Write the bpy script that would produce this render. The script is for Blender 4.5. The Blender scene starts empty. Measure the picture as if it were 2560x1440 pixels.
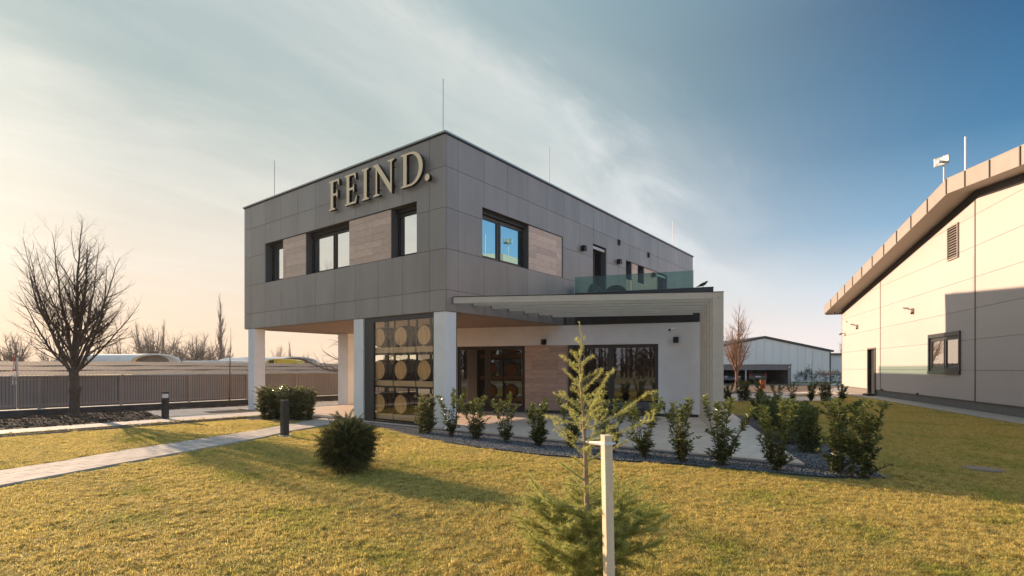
import bpy, math, random
import numpy as np
from mathutils import Vector, Matrix
SC = bpy.context.scene
COL = SC.collection
rng = random.Random(7)
nr = np.random.RandomState(7)

# ---------------------------------------------------------------- camera
FPX, HZN, EYE = 1315.0, 920.0, 1.6          # focal length and horizon in pixels of a 2560 px wide frame
YAW = math.radians(37.4)
DR = (math.sin(YAW), math.cos(YAW)); DL = (-math.cos(YAW), math.sin(YAW))
CAM = (-9.612, -9.491)
cam_data = bpy.data.cameras.new('camera')
cam_data.sensor_width = 36; cam_data.lens = FPX / 2560 * 36
cam_data.shift_y = 200 / 2560; cam_data.clip_end = 3000; cam_data.clip_start = .05
camera = bpy.data.objects.new('camera', cam_data)
camera.location = (CAM[0], CAM[1], EYE)
camera.rotation_euler = (math.radians(90), 0, YAW - math.pi / 2)
COL.objects.link(camera); SC.camera = camera

# ---------------------------------------------------------------- light
SUN_EL = math.radians(15.8)
SUN_AZ = (.014, 1.0)                          # horizontal direction towards the sun
_n = math.hypot(*SUN_AZ)
SUN = Vector((SUN_AZ[0] / _n * math.cos(SUN_EL), SUN_AZ[1] / _n * math.cos(SUN_EL), math.sin(SUN_EL)))
sd = bpy.data.lights.new('sun', 'SUN'); sd.energy = 2.75; sd.angle = math.radians(.6); sd.color = (1.0, .71, .46)
sun = bpy.data.objects.new('sun', sd); COL.objects.link(sun)
sun.rotation_euler = SUN.to_track_quat('Z', 'Y').to_euler()
sun.location = (0, 30, 20)
SC.view_settings.view_transform = 'Standard'; SC.view_settings.look = 'None'
SC.view_settings.exposure = 1.70; SC.view_settings.gamma = 1.0
SC.view_settings.use_curve_mapping = False
SC.cycles.max_bounces = 12; SC.cycles.diffuse_bounces = 8; SC.cycles.transparent_max_bounces = 24
SC.cycles.caustics_reflective = False; SC.cycles.caustics_refractive = False


class NT:
    """small helper to write node trees"""
    def __init__(s, tree):
        s.t = tree; s.n = tree.nodes; s.l = tree.links
    def new(s, typ, **kw):
        n = s.n.new(typ)
        for k, v in kw.items():
            setattr(n, k, v)
        return n
    def put(s, sock, v):
        if isinstance(v, bpy.types.NodeSocket): s.l.new(v, sock)
        elif v is not None: sock.default_value = v
    def math(s, op, a, b=None, c=None, clamp=False):
        n = s.new('ShaderNodeMath', operation=op); n.use_clamp = clamp
        s.put(n.inputs[0], a)
        if b is not None: s.put(n.inputs[1], b)
        if c is not None: s.put(n.inputs[2], c)
        return n.outputs[0]
    def vmath(s, op, a, b=None):
        n = s.new('ShaderNodeVectorMath', operation=op)
        s.put(n.inputs[0], a)
        if b is not None: s.put(n.inputs[1], b)
        return n.outputs['Value'] if op in ('DOT_PRODUCT', 'LENGTH') else n.outputs['Vector']
    def ramp(s, fac, stops, interp='LINEAR'):
        n = s.new('ShaderNodeValToRGB'); n.color_ramp.interpolation = interp
        el = n.color_ramp.elements
        while len(el) < len(stops): el.new(.5)
        for e, (p, c) in zip(el, stops):
            e.position = p; e.color = (*c, 1) if len(c) == 3 else c
        s.put(n.inputs[0], fac)
        return n.outputs[0]
    def mix(s, fac, a, b, blend='MIX'):
        n = s.new('ShaderNodeMix', data_type='RGBA', blend_type=blend)
        s.put(n.inputs[0], fac)
        s.put(n.inputs[6], (*a, 1) if isinstance(a, tuple) and len(a) == 3 else a)
        s.put(n.inputs[7], (*b, 1) if isinstance(b, tuple) and len(b) == 3 else b)
        return n.outputs[2]
    def noise(s, vec, scale, detail=4, rough=.55, dist=0):
        n = s.new('ShaderNodeTexNoise'); s.put(n.inputs['Vector'], vec)
        n.inputs['Scale'].default_value = scale; n.inputs['Detail'].default_value = detail
        n.inputs['Roughness'].default_value = rough; n.inputs['Distortion'].default_value = dist
        return n.outputs['Fac']
    def scale(s, vec, sc, rot=(0, 0, 0), loc=(0, 0, 0)):
        n = s.new('ShaderNodeMapping'); s.put(n.inputs[0], vec)
        n.inputs['Scale'].default_value = sc; n.inputs['Rotation'].default_value = rot; n.inputs['Location'].default_value = loc
        return n.outputs[0]
    def mr(s, v, a, b, c=0, d=1, smooth=True):
        n = s.new('ShaderNodeMapRange'); n.interpolation_type = 'SMOOTHSTEP' if smooth else 'LINEAR'
        s.put(n.inputs[0], v)
        for i, x in enumerate((a, b, c, d)): n.inputs[i + 1].default_value = x
        return n.outputs[0]

# sky: hazy winter afternoon, pale and warm towards the sun, clear blue away from it, thin streaked cloud
world = bpy.data.worlds.new('World'); SC.world = world; world.use_nodes = True
W_ = NT(world.node_tree); world.node_tree.nodes.clear()
tc = W_.new('ShaderNodeTexCoord').outputs['Generated']
dirn = W_.vmath('NORMALIZE', tc)
sep = W_.new('ShaderNodeSeparateXYZ'); W_.put(sep.inputs[0], dirn)
el = W_.math('MAXIMUM', sep.outputs[2], 0.0)
g = W_.vmath('DOT_PRODUCT', dirn, tuple(SUN))
near = W_.ramp(el, [(0, (.36, .27, .20)), (.07, (.36, .28, .21)), (.17, (.325, .28, .23)), (.30, (.225, .24, .225)), (.42, (.145, .19, .192)), (.55, (.135, .185, .195)), (1, (.15, .20, .22))])
far = W_.ramp(el, [(0, (.40, .36, .35)), (.05, (.37, .355, .365)), (.13, (.25, .30, .345)), (.22, (.090, .175, .260)), (.33, (.024, .086, .162)), (.5, (.004, .036, .094)), (.7, (.02, .07, .13)), (1, (.07, .14, .20))])
base = W_.mix(W_.mr(g, -.08, .80), far, near)
# hazy unseen sky opposite the sun, brightened to lift fill on shaded walls
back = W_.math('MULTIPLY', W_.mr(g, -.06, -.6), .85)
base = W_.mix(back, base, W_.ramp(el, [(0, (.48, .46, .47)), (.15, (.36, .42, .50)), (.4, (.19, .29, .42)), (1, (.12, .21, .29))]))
# streaks of thin cloud, laid out on a flat layer seen in perspective
zz = W_.math('ADD', W_.math('MAXIMUM', sep.outputs[2], 0.0), .10)
fx = W_.math('DIVIDE', sep.outputs[0], zz); fy = W_.math('DIVIDE', sep.outputs[1], zz)
flat = W_.new('ShaderNodeCombineXYZ'); W_.put(flat.inputs[0], fx); W_.put(flat.inputs[1], fy)
fl = flat.outputs[0]
w1 = W_.noise(fl, .75, 3, .5, .2); w2 = W_.noise(W_.scale(fl, (.55, 1.5, 1), (0, 0, math.radians(-8))), 1.6, 7, .62, .6)
yw = W_.math('ADD', fy, W_.math('ADD', W_.math('MULTIPLY', W_.math('SUBTRACT', w1, .5), .9), W_.math('MULTIPLY', W_.math('SUBTRACT', w2, .5), .55)))
bands = W_.ramp(W_.math('DIVIDE', W_.math('ADD', yw, .5), 3.5, clamp=True), [(0, (0, 0, 0)), (.25, (.0,) * 3), (.35, (.14,) * 3), (.43, (.56,) * 3), (.50, (.40,) * 3), (.56, (.18,) * 3), (.63, (.28,) * 3), (.71, (.50,) * 3), (.85, (.50,) * 3), (1, (.45,) * 3)], 'EASE')
fine = W_.mr(w2, .25, .75, .5, 1.15)
w3 = W_.noise(W_.scale(fl, (.9, 2.6, 1), (0, 0, math.radians(12))), 3.2, 8, .66, 1.0)
cloud = W_.math('MULTIPLY', W_.math('MULTIPLY', bands, fine), W_.mr(w3, .2, .75, .8, 1.1))
cloud = W_.math('MULTIPLY', cloud, W_.mr(fx, 2.2, 5.0, 1, .15))
wisps = W_.math('MULTIPLY', W_.mr(w2, .50, .78, 0, .5), W_.mr(g, .35, -.1, 0, 1))
cloud = W_.math('ADD', W_.math('MULTIPLY', cloud, W_.mr(el, .03, .16, .1, 1)), W_.math('MULTIPLY', wisps, W_.mr(g, -.15, -.5, 0, 1)), clamp=True)
ccol = W_.mix(W_.mr(g, .25, .95), (.39, .40, .405), (.355, .345, .315))
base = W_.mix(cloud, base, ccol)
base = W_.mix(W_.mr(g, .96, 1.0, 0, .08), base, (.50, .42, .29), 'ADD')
nish = W_.new('ShaderNodeTexSky', sky_type='NISHITA'); nish.sun_disc = False
nish.sun_elevation = SUN_EL; nish.sun_rotation = math.atan2(SUN_AZ[0], SUN_AZ[1]); nish.air_density = 1; nish.dust_density = 2
bgN = W_.new('ShaderNodeBackground'); W_.put(bgN.inputs[0], nish.outputs[0]); bgN.inputs[1].default_value = .05
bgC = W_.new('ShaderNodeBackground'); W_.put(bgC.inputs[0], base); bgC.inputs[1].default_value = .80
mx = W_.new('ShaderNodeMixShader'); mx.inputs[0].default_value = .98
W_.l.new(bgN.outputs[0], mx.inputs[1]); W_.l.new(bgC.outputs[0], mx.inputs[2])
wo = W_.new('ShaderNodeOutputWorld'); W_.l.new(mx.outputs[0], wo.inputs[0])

# ---------------------------------------------------------------- materials
MATS = {}
def material(name, col=(.5, .5, .5), rough=.7, metal=0.0, var=.0, vscale=3.0, bump=0.0, bscale=40.0, obj_var=0.0,
             stretch=(1, 1, 1), col2=None, spec=.5, coord='Object', trans=0.0, detail=5, wear=None):
    m = bpy.data.materials.new(name); m.use_nodes = True
    t = NT(m.node_tree); bs = m.node_tree.nodes['Principled BSDF']
    co = t.new('ShaderNodeTexCoord').outputs[coord] if coord != 'World' else t.new('ShaderNodeNewGeometry').outputs['Position']
    v = t.scale(co, stretch)
    c = (*col, 1)
    if var or col2:
        n = t.noise(v, vscale, detail, .6)
        if col2: c = t.mix(t.mr(n, .35, .65), col, col2)
        else:
            c = t.mix(t.mr(n, .3, .7, 0, 1), tuple(x * (1 - var) for x in col), tuple(min(1, x * (1 + var)) for x in col))
    if wear:
        n = t.noise(t.scale(co, wear[3]), wear[1], 6, .65)
        c = t.mix(t.mr(n, wear[2], wear[2] + .18, 0, wear[4]), c, wear[0])
    if obj_var:
        oi = t.new('ShaderNodeObjectInfo').outputs['Random']
        hs = t.new('ShaderNodeHueSaturation'); t.put(hs.inputs['Color'], c)
        t.put(hs.inputs['Value'], t.mr(oi, 0, 1, 1 - obj_var, 1 + obj_var, False))
        c = hs.outputs[0]
    t.put(bs.inputs['Base Color'], c)
    bs.inputs['Roughness'].default_value = rough; bs.inputs['Metallic'].default_value = metal
    bs.inputs['Specular IOR Level'].default_value = spec
    if bump:
        b = t.new('ShaderNodeBump'); b.inputs['Strength'].default_value = bump; b.inputs['Distance'].default_value = .01
        t.put(b.inputs['Height'], t.noise(v, bscale, 4, .6)); t.l.new(b.outputs[0], bs.inputs['Normal'])
    if trans:
        tr = t.new('ShaderNodeBsdfTranslucent'); t.put(tr.inputs[0], c)
        ms = t.new('ShaderNodeMixShader'); ms.inputs[0].default_value = trans
        t.l.new(bs.outputs[0], ms.inputs[1]); t.l.new(tr.outputs[0], ms.inputs[2])
        t.l.new(ms.outputs[0], m.node_tree.nodes['Material Output'].inputs[0])
    MATS[name] = m
    return m

def toned(name, dark, light, trans=.35, rough=.6, big=None, bigscale=.6, spec=.3, thr=(.42, .62)):
    """foliage: per-piece tone attribute, optional large scale colour drift"""
    m = bpy.data.materials.new(name); m.use_nodes = True
    t = NT(m.node_tree); bs = m.node_tree.nodes['Principled BSDF']
    at = t.new('ShaderNodeAttribute'); at.attribute_name = 'tone'
    c = t.mix(at.outputs['Fac'], dark, light)
    clump = None
    if big:
        pos = t.new('ShaderNodeNewGeometry').outputs['Position']
        n = t.noise(pos, bigscale, 5, .62)
        c2 = t.mix(at.outputs['Fac'], big[0], big[1])
        c = t.mix(t.mr(n, thr[0], thr[1]), c, c2)
        n2 = t.noise(t.scale(pos, (1, 1, .2)), 8.0, 4, .7)                  # small worn and thatchy spots
        c = t.mix(t.mr(n2, .37, .52, .48, 0), c, (.27, .165, .055))
        n3 = t.noise(t.scale(pos, (1, 1, .2)), 2.1, 5, .7)
        c = t.mix(t.mr(n3, .56, .72, 0, .5), c, (.93, .70, .36))
    t.put(bs.inputs['Base Color'], c); bs.inputs['Roughness'].default_value = rough
    bs.inputs['Specular IOR Level'].default_value = spec
    tr = t.new('ShaderNodeBsdfTranslucent'); t.put(tr.inputs[0], c)
    ms = t.new('ShaderNodeMixShader'); ms.inputs[0].default_value = trans
    t.l.new(bs.outputs[0], ms.inputs[1]); t.l.new(tr.outputs[0], ms.inputs[2])
    t.l.new(ms.outputs[0], m.node_tree.nodes['Material Output'].inputs[0])
    MATS[name] = m
    return m

def schlick(t, f0, k):
    """reflectance that rises at grazing angles, the same from both sides of a pane"""
    ge = t.new('ShaderNodeNewGeometry')
    c = t.math('ABSOLUTE', t.vmath('DOT_PRODUCT', ge.outputs['Incoming'], ge.outputs['Normal']))
    return t.math('ADD', t.math('MULTIPLY', t.math('POWER', t.math('SUBTRACT', 1.0, c, clamp=True), 4.0), (1 - f0) * k, clamp=True), f0, clamp=True)

def glass(name, tint=(.9, .95, .93), refl=.2, fres=1.5):
    m = bpy.data.materials.new(name); m.use_nodes = True
    t = NT(m.node_tree); m.node_tree.nodes.clear()
    tr = t.new('ShaderNodeBsdfTransparent'); tr.inputs[0].default_value = (*tint, 1)
    gl = t.new('ShaderNodeBsdfGlossy'); gl.inputs['Roughness'].default_value = .006; gl.inputs[0].default_value = (1, 1, 1, 1)
    f = schlick(t, refl, fres)
    ms = t.new('ShaderNodeMixShader'); t.put(ms.inputs[0], f)
    t.l.new(tr.outputs[0], ms.inputs[1]); t.l.new(gl.outputs[0], ms.inputs[2])
    o = t.new('ShaderNodeOutputMaterial'); t.l.new(ms.outputs[0], o.inputs[0])
    MATS[name] = m
    return m

def mirror_pane(name, refl, tint=(1, 1, 1), under=(.01, .01, .012)):
    m = bpy.data.materials.new(name); m.use_nodes = True
    t = NT(m.node_tree); m.node_tree.nodes.clear()
    df = t.new('ShaderNodeBsdfDiffuse'); df.inputs[0].default_value = (*under, 1)
    gl = t.new('ShaderNodeBsdfGlossy'); gl.inputs['Roughness'].default_value = .004; gl.inputs[0].default_value = (*tint, 1)
    b = t.new('ShaderNodeBump'); b.inputs['Strength'].default_value = .05; b.inputs['Distance'].default_value = .004
    t.put(b.inputs['Height'], t.noise(t.new('ShaderNodeTexCoord').outputs['Object'], 1.1, 1, .5)); t.l.new(b.outputs[0], gl.inputs['Normal'])
    ms = t.new('ShaderNodeMixShader'); t.put(ms.inputs[0], schlick(t, refl, 1.0))
    t.l.new(df.outputs[0], ms.inputs[1]); t.l.new(gl.outputs[0], ms.inputs[2])
    o = t.new('ShaderNodeOutputMaterial'); t.l.new(ms.outputs[0], o.inputs[0])
    MATS[name] = m
    return m

CLAD = material('fibre_cement', (.285, .262, .245), .36, var=.10, vscale=1.2, bump=.12, bscale=60, obj_var=.09, stretch=(1, 1, .25), spec=.55,
                wear=((.36, .335, .31), 5, .56, (1, 1, .15), .35))
GAPM = material('joint_backing', (.12, .12, .12), .9)
BLACK = material('black_metal', (.012, .012, .014), .45, spec=.4)
ANTH = material('anthracite_metal', (.035, .038, .042), .4, var=.1)
BROWNF = material('brown_window_frame', (.045, .036, .03), .4)
COPING = material('coping_metal', (.32, .33, .33), .35, metal=.7, var=.08)
RENDERW = material('white_render', (.88, .87, .86), .85, var=.035, vscale=2, bump=.35, bscale=220, wear=((.70, .68, .66), 1.6, .62, (1, 1, .3), .35))
SOFFIT = material('soffit_board', (.24, .18, .145), .7, var=.1)
WOODP = material('wood_look_board', (.70, .52, .415), .55, obj_var=.13, stretch=(.6, .6, 9), var=.16, vscale=7, bump=.2, bscale=25)
WOODG = material('wood_look_board_dark', (.50, .34, .255), .55, obj_var=.14, stretch=(.6, .6, 9), var=.2, vscale=7, bump=.2, bscale=25)
GOLD = material('champagne_metal', (.86, .70, .47), .4, metal=.15)
PERG = material('pergola_bronze_metal', (.60, .53, .43), .5, metal=.1, var=.05, stretch=(1, 1, 3))
TILE = material('beige_floor_tile', (.78, .62, .50), .5, var=.07, vscale=1.5, obj_var=.05, stretch=(1, 3, 1), bump=.05, bscale=50)
GROUT = material('grout', (.2, .17, .15), .9)
SLAB = material('pale_paving_slab', (.58, .51, .46), .85, var=.1, vscale=4, obj_var=.06, bump=.25, bscale=60)
PAVER = material('grey_path_paver', (.55, .48, .43), .88, var=.14, vscale=5, obj_var=.12, bump=.3, bscale=80)
CONC = material('concrete', (.42, .39, .36), .9, var=.12, vscale=2, bump=.25, bscale=60)
PLINTH = material('grey_plinth', (.20, .185, .175), .9, var=.1, vscale=8, bump=.5, bscale=160)
HALLP = material('cream_sandwich_panel', (.52, .455, .45), .5, var=.03, vscale=1, obj_var=.025, stretch=(.2, 1, 1), wear=((.44, .40, .35), 2.2, .60, (2.5, 1, .18), .35))
HALLT = material('hall_trim', (.14, .125, .11), .5)
FASC = material('bronze_fascia', (.33, .295, .275), .5, metal=.2, obj_var=.04, var=.04)
SOFF2 = material('hall_soffit', (.36, .31, .25), .6)
ROOFM = material('roof_sheet', (.25, .25, .25), .6)
GREYP = material('grey_sheet_wall', (.84, .82, .77), .5, obj_var=.03)
FENCE = material('fence_metal', (.30, .245, .22), .55, metal=.2, var=.08, vscale=1)
FENCEP = material('fence_plinth_concrete', (.075, .07, .065), .9, var=.2, vscale=3, bump=.4, bscale=60)
FENCET = material('fence_plinth_coping', (.62, .57, .5), .8, var=.08)
SHEDR = material('weathered_corrugated_roof', (.17, .125, .105), .9, var=.35, vscale=6, bump=.5, bscale=60, col2=None,
                 wear=((.36, .29, .24), 1.3, .60, (.35, 1.3, 1), .6), coord='World')
WHITEM = material('white_sheet_roof', (.80, .77, .74), .6, var=.06)
SOIL = material('turned_soil', (.055, .034, .024), .98, col2=(.12, .078, .052), vscale=5, bump=1.0, bscale=45, coord='World')
SOIL2 = material('dry_soil', (.22, .15, .105), .98, col2=(.14, .10, .07), vscale=3, bump=.8, bscale=30, coord='World')
FIELD = material('field_ground', (.36, .27, .13), .98, col2=(.26, .22, .10), vscale=.3, coord='World', bump=.5, bscale=6)
LAWNB = material('lawn_base', (.32, .23, .07), .95, col2=(.22, .20, .05), vscale=1.2, coord='World', bump=1, bscale=60)
GRAVB = material('gravel_bed', (.05, .052, .058), .95, var=.4, vscale=60, coord='World', bump=1, bscale=90)
STONE = material('slate_stone', (.17, .175, .19), .7, obj_var=.0, var=.45, vscale=30, coord='World')
BARK = material('dark_bark', (.12, .085, .062), .95, var=.3, vscale=14, bump=.8, bscale=50)
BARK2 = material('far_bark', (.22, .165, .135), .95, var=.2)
BARKR = material('reddish_bark', (.26, .15, .10), .9, var=.2, vscale=6)
STEM = material('shrub_stem', (.12, .085, .05), .85)
TWIG = material('cedar_twig', (.30, .29, .12), .85)
STAKE = material('pale_timber', (.80, .66, .49), .75, var=.09, vscale=9, stretch=(1, 1, .12), bump=.35, bscale=60, wear=((.38, .27, .17), 14, .58, (1, 1, .35), .55))
WHITEP = material('white_plastic', (.8, .8, .8), .4)
GREYPL = material('light_grey_metal', (.5, .5, .5), .45, metal=.3)
HEADW = material('oak_barrel_head', (.74, .38, .165), .6, stretch=(1, 14, 1), var=.16, vscale=1.4)
STAVE = material('dark_oak_stave', (.10, .055, .032), .5, var=.3, vscale=6, stretch=(.3, 4, 4))
HOOP = material('barrel_hoop', (.03, .028, .027), .4, metal=.5)
BOARD = material('rack_timber', (.70, .43, .24), .6, var=.08, vscale=3, stretch=(1, .3, 4))
PRINT = material('brown_print', (.16, .09, .045), .8)
ORANGE = material('orange_pipe', (.62, .16, .05), .5)
YELLOW = material('yellow_paint', (.75, .50, .03), .4)
REDM = material('red_paint', (.5, .03, .02), .5)
CARG = material('grey_car_paint', (.10, .11, .12), .3, metal=.5)
CARB = material('blue_car_paint', (.10, .16, .24), .3, metal=.4)
CARW = material('white_car_paint', (.75, .77, .8), .3)
TYRE = material('tyre_rubber', (.015, .015, .015), .8)
LAMPR = material('red_tail_lamp', (.55, .06, .04), .25)
LAMPW = material('clear_lamp', (.8, .8, .78), .2)
FEATH = material('black_feathers', (.012, .012, .014), .5)
CHAIRM = material('dark_wicker_shell', (.03, .03, .033), .6)
MUD = material('manhole_metal', (.22, .19, .15), .7)
PANE_UP = mirror_pane('coated_window_pane', .78, (.93, .96, .95), (.02, .02, .02))
PANE_UR = mirror_pane('coated_teal_window_pane', .66, (.34, .66, .80), (.015, .03, .035))
PANE_DN = mirror_pane('dark_window_pane', .15, (.85, .90, 1.0), (.012, .009, .007))
PANE_HALL = mirror_pane('hall_window_pane', .55, (1, .98, .95), (.1, .09, .08))
GLASSB = glass('clear_glazing', (.97, .98, .95), .035, .75)
GLASSR = glass('green_balustrade_glass', (.56, .72, .67), .03, .8)
CARGL = mirror_pane('car_glass', .25, (1, 1, 1))
GRASSM = toned('grass_blade', (.56, .43, .11), (.98, .85, .35), .55, .65, ((.27, .30, .05), (.78, .74, .20)), .8, .2, (.48, .70))
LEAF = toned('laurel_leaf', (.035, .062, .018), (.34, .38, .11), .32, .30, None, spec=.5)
LEAFT = toned('laurel_leaf_lit', (.05, .08, .02), (.52, .50, .25), .30, .24, None, spec=.6)  # lit copy of the laurel leaf, sunlit highlights put into its light tone
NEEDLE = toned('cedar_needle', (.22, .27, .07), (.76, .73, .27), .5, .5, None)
THUJA = toned('thuja_spray', (.025, .040, .014), (.33, .31, .13), .3, .7, None)
TOPI = toned('topiary_leaf', (.008, .014, .006), (.03, .045, .015), .1, .6, None)
DRYL = material('dry_leaf', (.42, .26, .12), .8)
FLOW = toned('flower_petal', (.70, .45, .03), (.85, .75, .35), .3, .6, None)

# ---------------------------------------------------------------- object helpers
def tag(o, label=None, cat=None, group=None, kind=None):
    if label: o['label'] = label
    if cat: o['category'] = cat
    if group: o['group'] = group
    if kind: o['kind'] = kind
    return o

def thing(name, loc, rz, label, cat, group=None):
    o = bpy.data.objects.new(name, None); o.empty_display_size = .2; COL.objects.link(o)
    o.location = loc; o.rotation_euler = (0, 0, rz)
    return tag(o, label, cat, group)

def link(name, me, parent=None, loc=(0, 0, 0), rz=0):
    o = bpy.data.objects.new(name, me); COL.objects.link(o)
    o.location = loc; o.rotation_euler = (0, 0, rz)
    if parent is not None: o.parent = parent
    return o

class MB:
    def __init__(s): s.v = []; s.f = []; s.m = []; s.k = 0
    def add(s, vs, fs):
        n = len(s.v); s.v += [tuple(v) for v in vs]; s.f += [tuple(i + n for i in f) for f in fs]; s.m += [s.k] * len(fs)
        return s
    def box(s, x0, x1, y0, y1, z0, z1):
        if x0 > x1: x0, x1 = x1, x0
        if y0 > y1: y0, y1 = y1, y0
        if z0 > z1: z0, z1 = z1, z0
        return s.add([(x0, y0, z0), (x1, y0, z0), (x1, y1, z0), (x0, y1, z0), (x0, y0, z1), (x1, y0, z1), (x1, y1, z1), (x0, y1, z1)],
                     [(0, 3, 2, 1), (4, 5, 6, 7), (0, 1, 5, 4), (1, 2, 6, 5), (2, 3, 7, 6), (3, 0, 4, 7)])
    def prism(s, poly, z0, z1):
        """poly: list of (x,y) counter clockwise"""
        a = sum(poly[i][0] * poly[(i + 1) % len(poly)][1] - poly[(i + 1) % len(poly)][0] * poly[i][1] for i in range(len(poly)))
        if a < 0: poly = poly[::-1]
        n = len(poly)
        return s.add([(x, y, z0) for x, y in poly] + [(x, y, z1) for x, y in poly],
                     [tuple(range(n - 1, -1, -1)), tuple(range(n, 2 * n))] + [(i, (i + 1) % n, n + (i + 1) % n, n + i) for i in range(n)])
    def prism_dir(s, poly3, d):
        """extrude a planar 3D polygon along d"""
        n = len(poly3); b = [tuple(p[k] + d[k] for k in range(3)) for p in poly3]
        return s.add(list(poly3) + b, [tuple(range(n - 1, -1, -1)), tuple(range(n, 2 * n))] + [(i, (i + 1) % n, n + (i + 1) % n, n + i) for i in range(n)])
    def tube(s, pts, rad, k=8, cap=True):
        pts = [Vector(p) for p in pts]; n = len(pts)
        if not hasattr(rad, '__len__'): rad = [rad] * n
        t0 = (pts[1] - pts[0]).normalized(); u = t0.orthogonal().normalized(); vs = []
        for i, p in enumerate(pts):
            t = (pts[min(i + 1, n - 1)] - pts[max(i - 1, 0)]).normalized()
            u = (u - t * u.dot(t)).normalized(); w = t.cross(u)
            for j in range(k):
                a = 2 * math.pi * j / k
                vs.append(p + (u * math.cos(a) + w * math.sin(a)) * rad[i])
        fs = [(i * k + j, i * k + (j + 1) % k, (i + 1) * k + (j + 1) % k, (i + 1) * k + j) for i in range(n - 1) for j in range(k)]
        if cap: fs += [tuple(range(k - 1, -1, -1)), tuple((n - 1) * k + j for j in range(k))]
        return s.add(vs, fs)
    def obj(s, name, mats, parent=None, loc=(0, 0, 0), rz=0, smooth=False, bevel=0):
        me = bpy.data.meshes.new(name); me.from_pydata(s.v, [], s.f)
        for m in (mats if isinstance(mats, (list, tuple)) else [mats]): me.materials.append(m)
        if any(s.m): me.polygons.foreach_set('material_index', s.m)
        if smooth: me.polygons.foreach_set('use_smooth', [True] * len(me.polygons))
        me.update()
        o = link(name, me, parent, loc, rz)
        if bevel:
            b = o.modifiers.new('bevel', 'BEVEL'); b.width = bevel; b.segments = 2; b.limit_method = 'ANGLE'
        return o

def box_obj(name, mat, b, parent=None, bevel=0):
    return MB().box(*b).obj(name, mat, parent, bevel=bevel)

def np_mesh(name, V, F, mats, tone=None, smooth=False):
    """V (n,3); F (m,k) all same size"""
    V = np.asarray(V, dtype=np.float32); F = np.asarray(F, dtype=np.int32)
    me = bpy.data.meshes.new(name)
    me.vertices.add(len(V)); me.vertices.foreach_set('co', V.ravel())
    k = F.shape[1]; me.loops.add(F.size); me.loops.foreach_set('vertex_index', F.ravel())
    me.polygons.add(len(F)); me.polygons.foreach_set('loop_start', np.arange(0, F.size, k, dtype=np.int32))
    me.polygons.foreach_set('loop_total', np.full(len(F), k, dtype=np.int32))
    if smooth: me.polygons.foreach_set('use_smooth', np.ones(len(F), dtype=bool))
    for m in (mats if isinstance(mats, (list, tuple)) else [mats]): me.materials.append(m)
    if tone is not None:
        a = me.attributes.new('tone', 'FLOAT', 'POINT'); a.data.foreach_set('value', np.asarray(tone, dtype=np.float32))
    me.update(calc_edges=True)
    return me

def rects_minus(r, holes):
    """r=(a0,a1,b0,b1) minus holes -> list of rects"""
    out = [r]
    for h in holes:
        nxt = []
        for a0, a1, b0, b1 in out:
            if h[1] <= a0 or h[0] >= a1 or h[3] <= b0 or h[2] >= b1: nxt.append((a0, a1, b0, b1)); continue
            if h[0] > a0: nxt.append((a0, h[0], b0, b1))
            if h[1] < a1: nxt.append((h[1], a1, b0, b1))
            x0, x1 = max(a0, h[0]), min(a1, h[1])
            if h[2] > b0: nxt.append((x0, x1, b0, h[2]))
            if h[3] < b1: nxt.append((x0, x1, h[3], b1))
        out = nxt
    return [q for q in out if q[1] - q[0] > .012 and q[3] - q[2] > .012]

def clip_poly(poly, clip):
    """Sutherland-Hodgman, clip convex ccw"""
    out = list(poly)
    for i in range(len(clip)):
        a, b = clip[i], clip[(i + 1) % len(clip)]
        inp, out = out, []
        if not inp: return []
        def side(p): return (b[0] - a[0]) * (p[1] - a[1]) - (b[1] - a[1]) * (p[0] - a[0])
        for j in range(len(inp)):
            p, q = inp[j - 1], inp[j]; sp, sq = side(p), side(q)
            if (sp >= 0) != (sq >= 0):
                t = sp / (sp - sq); out.append((p[0] + (q[0] - p[0]) * t, p[1] + (q[1] - p[1]) * t))
            if sq >= 0: out.append(q)
    return out

def area(p): return abs(sum(p[i][0] * p[(i + 1) % len(p)][1] - p[(i + 1) % len(p)][0] * p[i][1] for i in range(len(p)))) / 2

def pip(poly, x, y):
    c = False; n = len(poly)
    for i in range(n):
        x0, y0 = poly[i]; x1, y1 = poly[i - 1]
        if (y0 > y) != (y1 > y) and x < (x1 - x0) * (y - y0) / (y1 - y0) + x0: c = not c
    return c

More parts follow.
